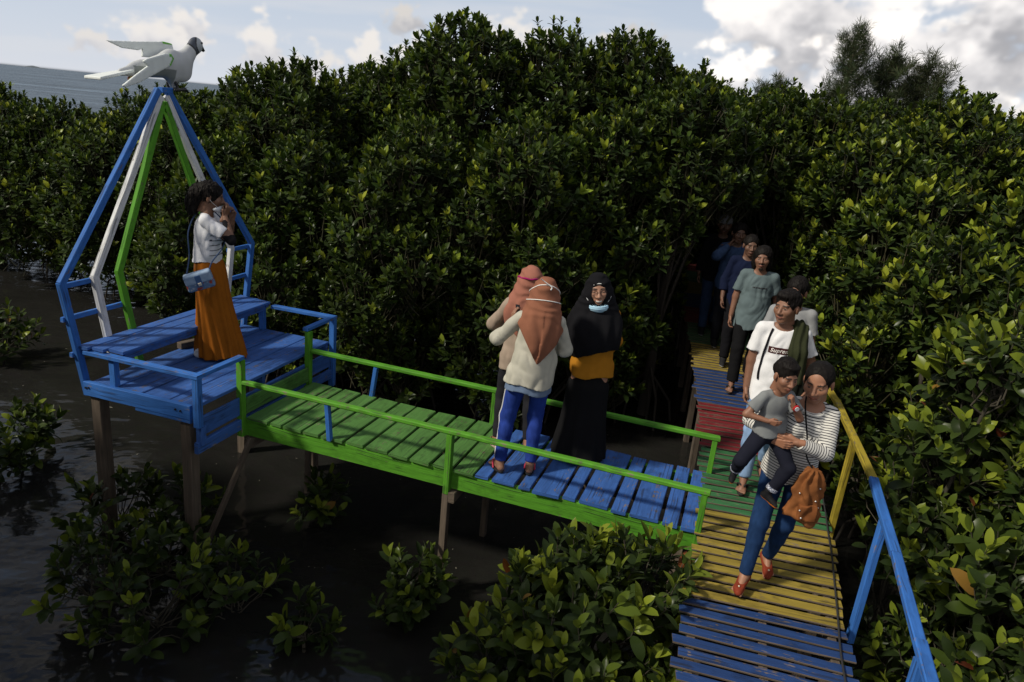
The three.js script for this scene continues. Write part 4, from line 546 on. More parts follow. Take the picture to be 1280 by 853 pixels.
  const bagF = (x, y, z) => { const l = F0.loc(x, y, z), t = clamp((0.2 - l[1]) / 0.37, 0, 1), w = mix(0.028, 0.122, Math.pow(t, 0.62)), dd = mix(0.028, 0.07, Math.pow(t, 0.7)), a = Math.atan2(l[0] / w, l[2] / dd); let d = (Math.hypot(l[0] / w, l[2] / dd) - 1) * Math.min(w, dd) * 0.8; d += 0.009 * Math.sin(a * 7 + 3 * noise3(l[0] * 6, l[1] * 8, 4)) * (1.1 - 0.7 * t) + 0.012 * noise3(l[0] * 13, l[1] * 13, l[2] * 13) + 0.005 * noise3(l[0] * 30, l[1] * 30, l[2] * 30); const bot = -0.15 - 0.03 * Math.sin(l[0] * 22) + 0.3 * Math.max(0, 0.03 - Math.abs(l[0] - 0.015)); return smax(smax(d, l[1] - 0.215, 0.01), bot - l[1], 0.03); };
  put('bag_body', netMesh(bagF, [-0.06, 0.45, 0.0], [0.36, 0.96, 0.38], 0.0065, (x, y, z) => { const n = 1 + 0.22 * noise3(x * 16, y * 16, z * 16) + 0.1 * noise3(x * 60, y * 60, z * 60); return [0.2 * n, 0.075 * n, 0.026 * n]; }), clothMat(null), b);
  const pk = (x, y, z) => { const l = F0.loc(x, y, z); return Math.max(Math.hypot(Math.max(0, Math.abs(l[0] - 0.015) - 0.045), Math.max(0, Math.abs(l[1] + 0.06) - 0.04)) - 0.012, bagF(x, y, z) - 0.012, -l[2]); };
  put('pocket', netMesh(pk, [-0.06, 0.45, 0.0], [0.36, 0.96, 0.38], 0.006, (x, y, z) => { const n = 1 + 0.25 * noise3(x * 22, y * 22, z * 22); return [0.18 * n, 0.064 * n, 0.022 * n]; }), clothMat(null), b);
  const rv = (x, y) => { let t = 0.16; for (let k = 0; k < 60; k++) { const p = F0.out(x, y, t), d = Math.min(bagF(p.x, p.y, p.z), pk(p.x, p.y, p.z)); if (d < 0.001) break; t -= Math.max(0.001, d * 0.6); } return F0.out(x, y, t); };
  for (const [x, y] of [[-0.05, 0.05], [0.05, 0.02], [0.09, -0.04], [-0.02, -0.09], [0.06, 0.1], [-0.04, -0.04]]) { const m = put('metal_stud', new THREE.SphereGeometry(0.006, 8, 6), new THREE.MeshStandardMaterial({ color: lin(0.7, 0.7, 0.68), metalness: 0.7, roughness: 0.3 }), b); m.position.copy(rv(x, y)); }
  put('cord', tube([F0.out(0, 0.2, 0), V(0.12, 0.97, 0.19), V(0.1, 1.08, 0.195), V(0.07, 1.2, 0.145), V(0.055, 1.27, 0.1), V(0.06, 1.3, 0.03), V(0.09, 1.25, -0.09), V(0.16, 1.0, -0.14), V(0.22, 0.85, -0.02), V(0.2, 0.86, 0.14), F0.out(0.02, 0.2, 0)], 0.0055, 70, 6), clothMat([0.01, 0.01, 0.012]), b);
}
// men walking in file
const stride = (a, lift = 0.03) => ({ R: { foot: [-0.09, 0.085, a], yaw: -0.12, pitch: 0.05 }, L: { foot: [0.09, 0.085 + lift, -a], yaw: 0.12, pitch: 0.35 } });
{
  person({
    label: 'man in white T-shirt with boxed lettering and an olive cloth over one shoulder', pos: [2.15, 1.222, -5.64], yaw: -0.22, H: 1.615, head: { turn: [0.05, -0.62, 0.02] }, legs: stride(0.2), barefoot: true, skin: [0.21, 0.1, 0.06],
    arms: { R: { hand: [-0.2, -0.085, 0.05], pole: [-0.4, 0, -1], curl: 0.6 }, L: { hand: [0.24, 0.0, 0.12], pole: [0.6, 0, -1] } },
    dress: (c) => {
      const { T, s, HF, hs, arms, g } = c; c.pants('jeans', denim([0.2, 0.3, 0.48]), { loose: 0.016, ankle: 0.022, fold: 0.008 });
      c.shirt('t_shirt', [0.72, 0.72, 0.74], { loose: 0.026, hem: -0.17, sleeve: 0.7, sleeveLoose: 0.034, flare: 0.01, fold: 0.009, neckW: 0.08 }); const sf = c.shirtF;
      const cv = document.createElement('canvas'); cv.width = 512; cv.height = 128; const x = cv.getContext('2d'); x.fillStyle = '#3a0c0e'; x.fillRect(0, 0, 512, 128); x.fillStyle = '#e6e2de'; x.font = 'italic bold 104px sans-serif'; x.textBaseline = 'middle'; x.textAlign = 'center'; x.fillText('Supreme', 256, 64, 480);
      const t = new THREE.CanvasTexture(cv); t.colorSpace = THREE.SRGBColorSpace; c.patch('shirt_print', sf, [0.005, 0.29], 0.2, 0.052, new THREE.MeshStandardMaterial({ map: t, roughness: 0.85 }), 20, 6);
      const L = [cone(arr(T.out(0.115 * s, 0.46 * s, -0.02 * s)), arr(T.out(0.125 * s, 0.3 * s, 0.105 * s)), 0.072 * s, 0.078 * s), cone(arr(T.out(0.125 * s, 0.3 * s, 0.105 * s)), arr(T.out(0.15 * s, 0.08 * s, 0.12 * s)), 0.066 * s, 0.075 * s), cone(arr(T.out(0.115 * s, 0.46 * s, -0.02 * s)), arr(T.out(0.14 * s, 0.22 * s, -0.12 * s)), 0.062 * s, 0.06 * s)], u = union(L, 0.03 * s);
      c.cloth('shoulder_cloth', (a, b, d) => { const l = T.loc(a, b, d); return Math.max(u(a, b, d) + 0.008 * Math.sin(l[0] * 130 + 4 * noise3(a * 8, b * 5, d * 8)) + fold(a, b, d, 0.006), 0.06 * s - l[1], 0.028 * s - l[0] - 0.04 * (0.45 * s - l[1])); }, c.bodyBox, 0.008, [0.028, 0.032, 0.016]);
      c.cloth('hanging_cloth', (() => { const u2 = union([cone(arr(T.out(0.17 * s, 0.1 * s, 0.12 * s)), arr(T.out(0.19 * s, -0.2 * s, 0.12 * s)), 0.065 * s, 0.075 * s)], 0.01); return (a, b, d) => u2(a, b, d) + 0.009 * Math.sin(T.loc(a, b, d)[0] * 110) + fold(a, b, d, 0.006); })(), c.bodyBox, 0.009, [0.009, 0.01, 0.008]);
      put('strap', tube([c.onShirt(-0.085, 0.45), c.onShirt(-0.1, 0.4), c.onShirt(-0.112, 0.33), c.onShirt(-0.122, 0.25), c.onShirt(-0.13, 0.16), c.onShirt(-0.135, 0.08), c.onShirt(-0.13, 0.03)], 0.0085, 40, 6), clothMat([0.012, 0.012, 0.014]), g);
      c.hair({ volume: 0.006, nape: 0.02, line: -0.004, height: 0.012, brow: 0.0, rough: 0.005, extra: [[[0, 0.09, 0.03], [0.062, 0.03, 0.06]]] }); c.flipflops([0.03, 0.028, 0.026], [0.03, 0.03, 0.03]);
    },
  });
  person({
    label: 'man in plain light grey T-shirt walking behind the white-shirted man', pos: [2.53, 1.222, -6.5], yaw: -0.3, H: 1.57, head: { turn: [0.08, -0.4, 0] }, legs: stride(0.15), skin: [0.21, 0.1, 0.06], arms: { R: { hand: [-0.23, -0.08, 0.05], pole: [-0.4, 0, -1] }, L: { hand: [0.23, -0.08, 0.05], pole: [0.4, 0, -1] } },
    dress: (c) => { c.pants('trousers', [0.01, 0.01, 0.012], { loose: 0.016, ankle: 0.024 }); c.shirt('t_shirt', [0.26, 0.265, 0.275], { loose: 0.024, hem: -0.14, sleeve: 0.7, sleeveLoose: 0.032, flare: 0.01 }); c.hair({ volume: 0.008, nape: 0.015, line: -0.006, height: 0.01 }); c.shoes('shoe', [0.02, 0.02, 0.02], [0.5, 0.48, 0.45]); },
  });
  person({
    label: 'long-haired man in blue-grey T-shirt and black trousers with a moustache', pos: [2.68, 1.222, -8.05], yaw: -0.25, H: 1.6, moustache: true, head: { turn: [0.02, -0.1, 0.03] }, legs: stride(0.24), barefoot: true, skin: [0.2, 0.095, 0.058], arms: { R: { hand: [-0.23, -0.08, 0.04], pole: [-0.4, 0, -1], curl: 0.55 }, L: { hand: [0.25, -0.06, -0.02], pole: [0.5, 0, -1] } },
    dress: (c) => {
      c.pants('trousers', [0.008, 0.008, 0.009], { loose: 0.018, ankle: 0.03 }); c.shirt('t_shirt', [0.105, 0.14, 0.15], { loose: 0.03, hem: -0.18, sleeve: 0.74, sleeveLoose: 0.036, flare: 0.012, fold: 0.011 });
      c.patch('shirt_print', c.shirtF, [0.02, 0.31], 0.16, 0.014, new THREE.MeshStandardMaterial({ roughness: 0.85, map: dataTex(64, 4, (u) => Math.sin(u * 90) + Math.sin(u * 37) > 0.9 ? [0.12, 0.15, 0.16] : [0.01, 0.01, 0.012]) }), 14, 2);
      c.hair({ volume: 0.014, line: -0.004, ears: false, long: true, extra: [[[0.068, -0.045, -0.03], [0.034, 0.085, 0.05]], [[-0.068, -0.045, -0.03], [0.034, 0.085, 0.05]], [[0, -0.05, -0.085], [0.07, 0.09, 0.04]]] }); c.flipflops([0.05, 0.04, 0.035], [0.03, 0.03, 0.03]);
    },
  });
  person({
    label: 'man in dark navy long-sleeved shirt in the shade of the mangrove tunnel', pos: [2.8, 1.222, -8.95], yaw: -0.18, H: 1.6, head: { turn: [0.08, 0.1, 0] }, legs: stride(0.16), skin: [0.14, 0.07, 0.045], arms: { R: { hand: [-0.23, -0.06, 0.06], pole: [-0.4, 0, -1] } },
    dress: (c) => { c.pants('trousers', [0.008, 0.008, 0.01], { loose: 0.018, ankle: 0.028 }); c.shirt('shirt', [0.008, 0.012, 0.034], { loose: 0.026, hem: -0.16, sleeve: 1.6, sleeveLoose: 0.024 }); c.hair({ volume: 0.008, nape: 0.02 }); c.shoes('shoe', [0.02, 0.02, 0.022], [0.45, 0.45, 0.45]); },
  });
  person({
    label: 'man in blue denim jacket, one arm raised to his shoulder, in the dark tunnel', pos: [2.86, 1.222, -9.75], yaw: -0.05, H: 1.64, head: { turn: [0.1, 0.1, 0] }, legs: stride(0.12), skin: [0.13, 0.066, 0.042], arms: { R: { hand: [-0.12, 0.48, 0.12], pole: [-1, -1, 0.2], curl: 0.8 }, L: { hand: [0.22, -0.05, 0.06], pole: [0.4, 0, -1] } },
    dress: (c) => { c.pants('trousers', [0.01, 0.011, 0.016], { loose: 0.016, ankle: 0.026 }); c.shirt('jacket', denim([0.04, 0.07, 0.15]), { loose: 0.032, hem: -0.12, sleeve: 1.88, sleeveLoose: 0.032 }); c.hair({ volume: 0.01, nape: 0.02 }); c.shoes('shoe', [0.02, 0.02, 0.022], [0.3, 0.3, 0.3]); },
  });
  person({
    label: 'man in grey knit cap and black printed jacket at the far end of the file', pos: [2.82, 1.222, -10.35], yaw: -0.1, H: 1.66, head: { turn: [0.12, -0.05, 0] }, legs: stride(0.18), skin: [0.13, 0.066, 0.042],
    dress: (c) => {
      const { HF, hs, T, s } = c; c.pants('jeans', denim([0.025, 0.045, 0.1]), { loose: 0.016, ankle: 0.026 }); c.shirt('jacket', [0.01, 0.01, 0.012], { loose: 0.034, hem: -0.14, sleeve: 1.88, sleeveLoose: 0.03 });
      const cv = document.createElement('canvas'); cv.width = cv.height = 256; const x = cv.getContext('2d'); x.fillStyle = '#0c0c0e'; x.fillRect(0, 0, 256, 256); x.fillStyle = '#8a8d92'; x.font = 'bold 84px sans-serif'; x.textAlign = 'center'; x.fillText('VCL', 128, 90); x.fillRect(116, 118, 40, 14); x.fillRect(96, 146, 30, 12); x.fillRect(104, 176, 22, 10); const t = new THREE.CanvasTexture(cv); t.colorSpace = THREE.SRGBColorSpace; c.patch('jacket_print', c.shirtF, [-0.02, 0.24], 0.19, 0.17, new THREE.MeshStandardMaterial({ map: t, roughness: 0.85 }), 12, 12);
      const cap = ell(HF, [0, 0.036 * hs, -0.014 * hs], [0.088 * hs, 0.095 * hs, 0.106 * hs]); c.cloth('knit_cap', (a, b, d) => { const l = HF.loc(a, b, d); return Math.max(cap(a, b, d) + 0.0015 * Math.sin(Math.atan2(l[0], l[2]) * 60), (0.034 - 0.02 * (l[2] < 0 ? 1 : 0)) * hs - l[1]); }, c.box([HF.out(0, 0.03 * hs, 0)], 0.13), 0.006, [0.16, 0.16, 0.17]);
      c.shoes('shoe', [0.02, 0.02, 0.022], [0.3, 0.3, 0.3]);
    },
  });
}
console.log('people');
// ---------------------------------------------------------------- painted dove on top of the pole frame (local -z is the way it faces)
{
  const p0 = PA.clone().addScaledVector(PE1, 1.085).addScaledVector(PE2, FRAME_B);
  const g = thing('dove_statue', 'white and grey painted wooden dove with spread wings perched on top of the pole frame', 'statue', [p0.x, 3.93, p0.z], -TH);
  const Q = (a, h, b = 0) => [b, h, -a], ID = frame(V(0, 0, 0), [0, 0, 0]), pm = new THREE.MeshStandardMaterial({ vertexColors: true, roughness: 0.5 });
  const body = union([ell(frame(V(...Q(0.19, 0.195)), [-0.35, 0, 0]), [0, 0, 0], [0.09, 0.125, 0.185]), cone(Q(0.1, 0.2), Q(-0.3, 0.125), 0.115, 0.055), cone(Q(-0.25, 0.135), Q(-0.46, 0.095), 0.06, 0.03), cone(Q(0.3, 0.27), Q(0.42, 0.385), 0.085, 0.058), ell(ID, Q(0.455, 0.405), [0.055, 0.064, 0.07]), cone(Q(0.12, 0.1), Q(0.12, 0.03), 0.07, 0.03)], 0.06);
  const slim = (x, y, z) => body(x * 1.5, y, z) * 0.8;
  put('body', netMesh(slim, [-0.2, -0.05, -0.62], [0.2, 0.55, 0.6], 0.0085, (x, y, z) => { const a = -z, n = 1 + 0.06 * noise3(x * 20, y * 20, z * 20), col = a * 0.75 + y * 0.66, hd = Math.hypot(a - 0.475, y - 0.405); if (hd < 0.068) return [0.4 * n, 0.43 * n, 0.46 * n]; if (hd < 0.08) return [0.012, 0.012, 0.014]; if (col > 0.53 && y > 0.28) return [0.05, 0.06, 0.085]; if (col > 0.512 && y > 0.27) return [0.01, 0.01, 0.012]; return y < 0.16 && a < 0.1 && a > -0.35 ? [0.2 * n, 0.22 * n, 0.22 * n] : [0.5 * n, 0.515 * n, 0.53 * n]; }), pm, g);
  const poly = (pts) => (u, v) => { let d = 1e9, s = 1; for (let i = 0, j = pts.length - 1; i < pts.length; j = i++) { const [ax, ay] = pts[i], [bx, by] = pts[j], ex = bx - ax, ey = by - ay, wx = u - ax, wy = v - ay, t = clamp((wx * ex + wy * ey) / (ex * ex + ey * ey), 0, 1); d = Math.min(d, Math.hypot(wx - ex * t, wy - ey * t)); if ((ay > v) !== (by > v) && u < (bx - ax) * (v - ay) / (by - ay) + ax) s = -s; } return s * d; };
  const plate = (name, pts, off, th, colf, box, k = 0.004) => { const f2 = poly(pts); put(name, netMesh((x, y, z) => smax(f2(-z, y), Math.abs(x - off(-z, y)) - th, k), ...box, 0.0075, (x, y, z) => colf(-z, y, x)), pm, g); };
  const white = (n) => [0.7 * n, 0.74 * n, 0.73 * n], gn = [0.12, 0.42, 0.03];
  const near = [[0.065, 0.255], [0.03, 0.29], [-0.06, 0.285], [-0.31, 0.222], [-0.355, 0.2], [-0.3, 0.165], [-0.45, 0.09], [-0.625, -0.005], [-0.6, -0.02], [-0.42, 0.025], [-0.2, 0.11], [0.02, 0.195]];
  plate('wing', near, (a) => 0.075 + (0.06 - a) * 0.14, 0.012, (a, h, x) => { const d = 0.035 - (-poly(near)(a, h)); return a > -0.32 && d > 0.012 && (h < 0.16 + a * 0.35 || a > -0.01) ? gn : white(1 + 0.05 * noise3(a * 20, h * 20, 3)); }, [[-0.02, -0.06, -0.12], [0.26, 0.34, 0.68]]);
  const farw = [[0.215, 0.34], [0.2, 0.385], [0.12, 0.392], [-0.15, 0.36], [-0.42, 0.335], [-0.28, 0.292], [-0.13, 0.29], [-0.09, 0.31], [-0.1, 0.24], [0.12, 0.25]];
  plate('wing', farw, (a) => -0.06 - (0.21 - a) * 0.18, 0.012, (a, h) => a > 0.1 && h > 0.37 ? gn : white(1 + 0.05 * noise3(a * 20, h * 20, 8)), [[-0.24, 0.2, -0.27], [0.02, 0.45, 0.48]]);
  put('tail', netMesh((x, y, z) => { const a = -z, t = clamp((-0.36 - a) / 0.39, 0, 1), c = 0.115 - 0.085 * t, w = mix(0.045, 0.085, t); return smax(Math.max(Math.abs(x) - w, Math.abs(y - c) - 0.013), Math.max(a + 0.36, -0.75 - a), 0.006) * 0.9; }, [-0.12, -0.02, 0.32], [0.12, 0.18, 0.8], 0.007, (x, y, z) => white(1 + 0.04 * noise3(x * 30, y * 30, z * 8))), pm, g);
  const bk = new THREE.MeshStandardMaterial({ color: lin(0.012, 0.012, 0.013), roughness: 0.4 });
  put('beak', netMesh(union([cone(Q(0.505, 0.4), Q(0.56, 0.362), 0.022, 0.006), cone(Q(0.5, 0.38), Q(0.545, 0.355), 0.018, 0.006)], 0.006), [-0.06, 0.3, -0.62], [0.06, 0.46, -0.46], 0.005), bk, g);
  for (const q of [-1, 1]) { const m = put('eye', new THREE.SphereGeometry(0.011, 10, 8), bk, g); m.position.set(...Q(0.48, 0.425, q * 0.037)); put('foot', netMesh(union([cone(Q(0.12, 0.05, q * 0.045), Q(0.13, -0.01, q * 0.05), 0.016, 0.012), cone(Q(0.1, -0.012, q * 0.05), Q(0.21, 0.0, q * 0.06), 0.014, 0.016), cone(Q(0.21, 0.0, q * 0.06), Q(0.25, -0.02, q * 0.065), 0.016, 0.008)], 0.01), [-0.1, -0.06, -0.3], [0.1, 0.08, -0.06], 0.005), bk, g); }
  put('tail_ornament', netMesh((x, y, z) => { const a = -z; return Math.hypot((a + 0.34) / 1.2, y - 0.045, x * 1.2) - 0.035 + 0.01 * noise3(x * 60, y * 60, z * 60); }, [-0.08, -0.03, 0.26], [0.08, 0.12, 0.42], 0.005, (x, y, z) => noise3(x * 45, y * 45, z * 45) > 0.25 ? [0.3, 0.03, 0.02] : [0.5, 0.38, 0.03]), pm, g);
  // mounting block on the poles
  put('mounting_block', boardMatrixGeo(Q(-0.03, -0.02), Q(0.1, -0.02), 0.05, 0.05, [0, 1, 0]), M.blue, g);
}
console.log('dove');
// ---------------------------------------------------------------- mangroves
function leafData(len, wid, curl, foldUp, seg = 5) {      // along +y, face +z
  const pos = [], idx = []; let n = 0;
  for (let i = 0; i <= seg; i++) {
    const t = i / seg, w = wid * Math.pow(Math.sin(Math.PI * (t * 0.95 + 0.03)), 0.62) * (i === seg ? 0.12 : i === 0 ? 0.3 : 1), a = curl * t, y = len * (curl ? Math.sin(a) / curl : t), z = -len * (curl ? (1 - Math.cos(a)) / curl : 0);
    pos.push(-w, y, z + foldUp * w, 0, y, z, w, y, z + foldUp * w);
    if (i) { const b = n - 3; idx.push(b, b + 1, n, n, b + 1, n + 1, b + 1, b + 2, n + 1, n + 1, b + 2, n + 2); } n += 3;
  }
  return { pos, idx };
}
function leafGeo(d, color) { const g = new THREE.BufferGeometry(); g.setAttribute('position', new THREE.Float32BufferAttribute(d.pos, 3)); g.setIndex(d.idx); g.computeVertexNormals(); if (color) { const c = new Float32Array(d.pos.length); for (let i = 0; i < c.length; i += 3) { const mid = (i / 3) % 3 === 1 ? 1.25 : 1; for (let k = 0; k < 3; k++) c[i + k] = color[k] * mid; } g.setAttribute('color', new THREE.BufferAttribute(c, 3)); } return g; }
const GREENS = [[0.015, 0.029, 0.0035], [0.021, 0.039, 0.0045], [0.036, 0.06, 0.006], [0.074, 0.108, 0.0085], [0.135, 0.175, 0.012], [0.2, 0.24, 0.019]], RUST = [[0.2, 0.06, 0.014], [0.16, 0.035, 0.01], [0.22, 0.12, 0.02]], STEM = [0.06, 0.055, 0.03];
const leafLook = { roughness: 0.9, transmission: 0.3, thickness: 0, clearcoat: 0.28, clearcoatRoughness: 0.3, specularIntensity: 0.2, side: THREE.DoubleSide };
const leafMat = new THREE.MeshPhysicalMaterial({ vertexColors: true, ...leafLook });
const twigMat = new THREE.MeshStandardMaterial({ color: lin(0.04, 0.034, 0.022), roughness: 0.9 }), barkMat = new THREE.MeshStandardMaterial({ color: lin(0.05, 0.042, 0.034), roughness: 0.95, bumpMap: woodBump, bumpScale: 0.006 });
const stick = (a, b, ra, rb, k = 5) => { const d = b.clone().sub(a), g = new THREE.CylinderGeometry(rb, ra, d.length(), k, 1, true); g.applyQuaternion(new THREE.Quaternion().setFromUnitVectors(V(0, 1, 0), d.clone().normalize())); g.translate((a.x + b.x) / 2, (a.y + b.y) / 2, (a.z + b.z) / 2); return g; };
function colored(g, c) { const a = new Float32Array(g.attributes.position.count * 3); for (let i = 0; i < a.length; i += 3) { a[i] = c[0]; a[i + 1] = c[1]; a[i + 2] = c[2]; } g.setAttribute('color', new THREE.BufferAttribute(a, 3)); g.deleteAttribute('uv'); return g; }
// leaf placements of one shoot: pairs of opposite leaves round the tip of a twig
function shootLeaves(r, pairs, visit, gap = 0.02, wild = 1) {
  for (let p = 0; p < pairs; p++) for (let k = 0; k < 2; k++) {
    const phi = (10 + p * (56 / Math.max(1, pairs - 1)) + 14 * wild * (r() - 0.5)) * Math.PI / 180, az = p * 1.57 + k * Math.PI + 0.5 * wild * (r() - 0.5), len = (p === 0 ? 0.075 : 0.1) * (0.8 + 0.4 * r());
    visit(new THREE.Matrix4().makeTranslation(0, -gap * p - 0.25 * gap * r(), 0).multiply(new THREE.Matrix4().makeRotationY(az)).multiply(new THREE.Matrix4().makeRotationX(-phi)).multiply(new THREE.Matrix4().makeRotationY((r() - 0.5) * 0.5 * wild)).multiply(new THREE.Matrix4().makeScale(len / 0.1, len / 0.1, len / 0.1)), p, k);
  }
}
const SHOOTS = [];
for (let v = 0; v < 8; v++) {
  const r = rng(900 + v), parts = [], pairs = 4 + (v % 3);
  shootLeaves(r, pairs, (m, p) => {
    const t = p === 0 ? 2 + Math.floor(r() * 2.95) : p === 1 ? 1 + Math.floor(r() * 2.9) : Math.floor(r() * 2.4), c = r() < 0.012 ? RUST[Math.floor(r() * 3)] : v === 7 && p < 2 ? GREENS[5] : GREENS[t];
    const g = leafGeo(leafData(0.1, 0.019 + 0.004 * r(), 0.2 + 0.4 * r(), 0.15 + 0.25 * r(), 4), c); g.applyMatrix4(m); parts.push(g);
  });
  parts.push(colored(stick(V(0, -0.3, 0), V(0, 0, 0), 0.006, 0.0035, 4), STEM), colored(stick(V(0, -0.01, 0), V(0, 0.04, 0), 0.004, 0.0008, 4), GREENS[4]));
  for (const p of parts) p.deleteAttribute('uv'); SHOOTS.push(mergeGeometries(parts));
}
const dummy = new THREE.Object3D(), Y = V(0, 1, 0);
// a tree: trunk, limbs and prop roots, and a crown of leafy shoots spread over overlapping lobes
function mangrove(o) {
  const r = rng(o.seed), g = thing(o.name ?? 'mangrove_tree', o.label, o.category ?? 'tree', [o.x, 0, o.z], 0, o.group), { H, R } = o, low = o.low ?? 0.45;
  const lobes = []; const nl = o.lobes ?? Math.round(9 + 5 * R);
  lobes.push({ c: V(0, H - R * 0.62, 0), r: R * 0.62 });
  for (let i = 0; i < nl; i++) { const t = (i + 0.5) / nl, y = mix(low + 0.25, H - R * 0.35, t), a = i * 2.4 + r() * 0.9, prof = Math.pow(Math.sin(Math.PI * clamp(0.18 + 0.72 * t, 0, 1)), 0.6), rr = R * (0.36 + 0.2 * r()), d = Math.max(0, R * prof - rr * 0.75) * (0.75 + 0.35 * r()); lobes.push({ c: V(Math.sin(a) * d, Math.min(y, H - rr * 0.95), Math.cos(a) * d), r: rr }); }
  const wood = []; const base = V(0, -0.4, 0), top = V(0.15 * (r() - 0.5), H * 0.55, 0.15 * (r() - 0.5)); wood.push(stick(base, top, 0.05 + 0.01 * H, 0.035, 7));
  for (const l of lobes) { const s = base.clone().lerp(top, clamp((l.c.y - 0.5) / (H * 0.6) * (0.5 + 0.3 * r()), 0.15, 0.98)), m = s.clone().lerp(l.c, 0.5).add(V((r() - 0.5) * 0.2, 0.12 * r(), (r() - 0.5) * 0.2)); wood.push(stick(s, m, 0.026, 0.018), stick(m, l.c, 0.018, 0.01)); for (let k = 0; k < 4; k++) { const e = l.c.clone().add(V(r() - 0.5, r() * 0.8 - 0.1, r() - 0.5).multiplyScalar(l.r * 1.3)); wood.push(stick(m.clone().lerp(l.c, 0.5 + 0.5 * r()), e, 0.009, 0.005, 4)); } }
  for (let k = 0; k < 7; k++) { const a = k * 0.9 + r(), rr = 0.35 + 0.4 * r(), e = V(Math.sin(a) * rr, -0.35, Math.cos(a) * rr), m = e.clone().multiplyScalar(0.75).setY(0.25 + 0.2 * r()), s = V(0, 0.5 + 0.4 * r(), 0); wood.push(stick(s, m, 0.02, 0.017), stick(m, e, 0.017, 0.013)); }
  put('trunk', mergeGeometries(wood), barkMat, g);
  const lists = SHOOTS.map(() => []), dens = o.density ?? 78, sc = o.scale ?? 1.2;
  const add = (p, dir, s, bright) => { const up = dir.clone().multiplyScalar(0.55).add(V(0.35 * (r() - 0.5), 0.75, 0.35 * (r() - 0.5))).normalize(); dummy.position.copy(p); dummy.quaternion.setFromUnitVectors(Y, up); dummy.rotateY(r() * 6.283); dummy.scale.setScalar(s * sc); dummy.updateMatrix(); const v = r() < (o.young ?? 0.05) ? 7 : Math.floor(r() * 7), c = 0.78 + 0.44 * r() , w = (r() - 0.5) * 0.2; lists[v].push([dummy.matrix.clone(), lin(c * (1 + w), c, c * (1 - w * 0.6)).multiplyScalar(bright)]); };
  for (const l of lobes) {
    const n = Math.round(dens * 4 * Math.PI * l.r * l.r * 0.62 / (sc * sc));
    for (let i = 0; i < n; i++) {
      const u = r() * 2 - 1, a = r() * 6.283, q = Math.sqrt(1 - u * u), dir = V(q * Math.cos(a), u, q * Math.sin(a)); if (dir.y < -0.35 && r() < 0.7) { i -= r() < 0.5 ? 1 : 0; continue; }
      const inner = r() < 0.22, p = l.c.clone().addScaledVector(dir, l.r * (inner ? 0.3 + 0.5 * r() : 0.84 + 0.22 * r() + 0.12 * noise3(dir.x * 3 + l.c.x, dir.y * 3 + l.c.y, dir.z * 3)));
      if (p.y < 0.12 || p.y > H + 0.12) continue; let deep = false; for (const k of lobes) if (k !== l && p.distanceTo(k.c) < k.r * 0.62) { deep = true; break; } if (deep && r() < 0.85) continue;
      if (o.keep && !o.keep(p.x + o.x, p.y, p.z + o.z)) continue;
      add(p, dir, 0.85 + 0.4 * r(), 1);
    }
    for (let i = 0; i < 5; i++) { const a = r() * 6.283, q = 0.85 * r(), dir = V(q * Math.cos(a), Math.sqrt(1 - q * q), q * Math.sin(a)), hh = 0.06 + 0.3 * r() * r() * r(), p0 = l.c.clone().addScaledVector(dir, l.r); if (o.keep && !o.keep(p0.x + o.x, p0.y + hh, p0.z + o.z)) continue; const lean = V((r() - 0.5) * 0.8, 1, (r() - 0.5) * 0.8); for (let k = 0; k * 0.13 <= hh; k++) add(p0.clone().addScaledVector(lean, 0.04 + k * 0.13).addScaledVector(dir, 0.05), lean, 0.8 - 0.06 * k + 0.2 * r(), 1); }
  }
  const cr = new THREE.Group(); cr.name = 'crown'; g.add(cr); let total = 0;
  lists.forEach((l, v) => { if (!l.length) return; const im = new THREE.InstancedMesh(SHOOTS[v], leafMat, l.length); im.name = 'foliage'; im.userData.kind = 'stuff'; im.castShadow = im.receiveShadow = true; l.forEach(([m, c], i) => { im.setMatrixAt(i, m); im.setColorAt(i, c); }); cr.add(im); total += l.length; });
  return total;
}
// keep shoots off the walkways and the people on them
const bwSide = (x, z) => { let i = 0; while (i < LEFT.length - 2 && LEFT[i + 1][1] > z) i++; const t = (z - LEFT[i][1]) / (LEFT[i + 1][1] - LEFT[i][1]); return x - mix(LEFT[i][0], LEFT[i + 1][0], t); };
const brLoc = (x, z) => { const dx = x - BO.x, dz = z - BO.z; return [dx * Math.cos(TB) + dz * Math.sin(TB), dx * Math.sin(TB) - dz * Math.cos(TB)]; };
function clear(x, y, z) {
  const s = bwSide(x, z); if (z > -15.6 && s > -0.08 && s < BW_W + 0.16 && y < (z < -8.6 ? 3.15 : 4.2) && z < -2) return false;
  const [u, v] = brLoc(x, z); if (u > -0.2 && u < 4.2 && v > -0.12 && v < 1.3) return false;
  if (u > -1.4 && u <= -0.2 && v > -0.75 && v < 1.75 && y > 1.3) return false;
  return true;
}
let shoots = 0;
const row = (list, label, group, extra = {}) => list.forEach(([x, z, H, R, more], i) => { shoots += mangrove({ x, z, H, R, seed: Math.round(1000 + x * 71 + z * 333 + H * 10), label, group, keep: clear, ...extra, ...more, label: Array.isArray(label) ? label[i] : label }); });
row([[-11.4, -15.6, 3.5, 1.7], [-9.3, -14.4, 3.35, 1.6], [-7.2, -13.4, 3.35, 1.5], [-8.4, -17.4, 3.7, 1.8], [-5.9, -15.2, 3.9, 1.7], [-5.2, -12.1, 3.75, 1.35]], 'mangrove tree standing at the water behind the pole frame, sea showing over it', 'mangrove trees beside the open sea', {});
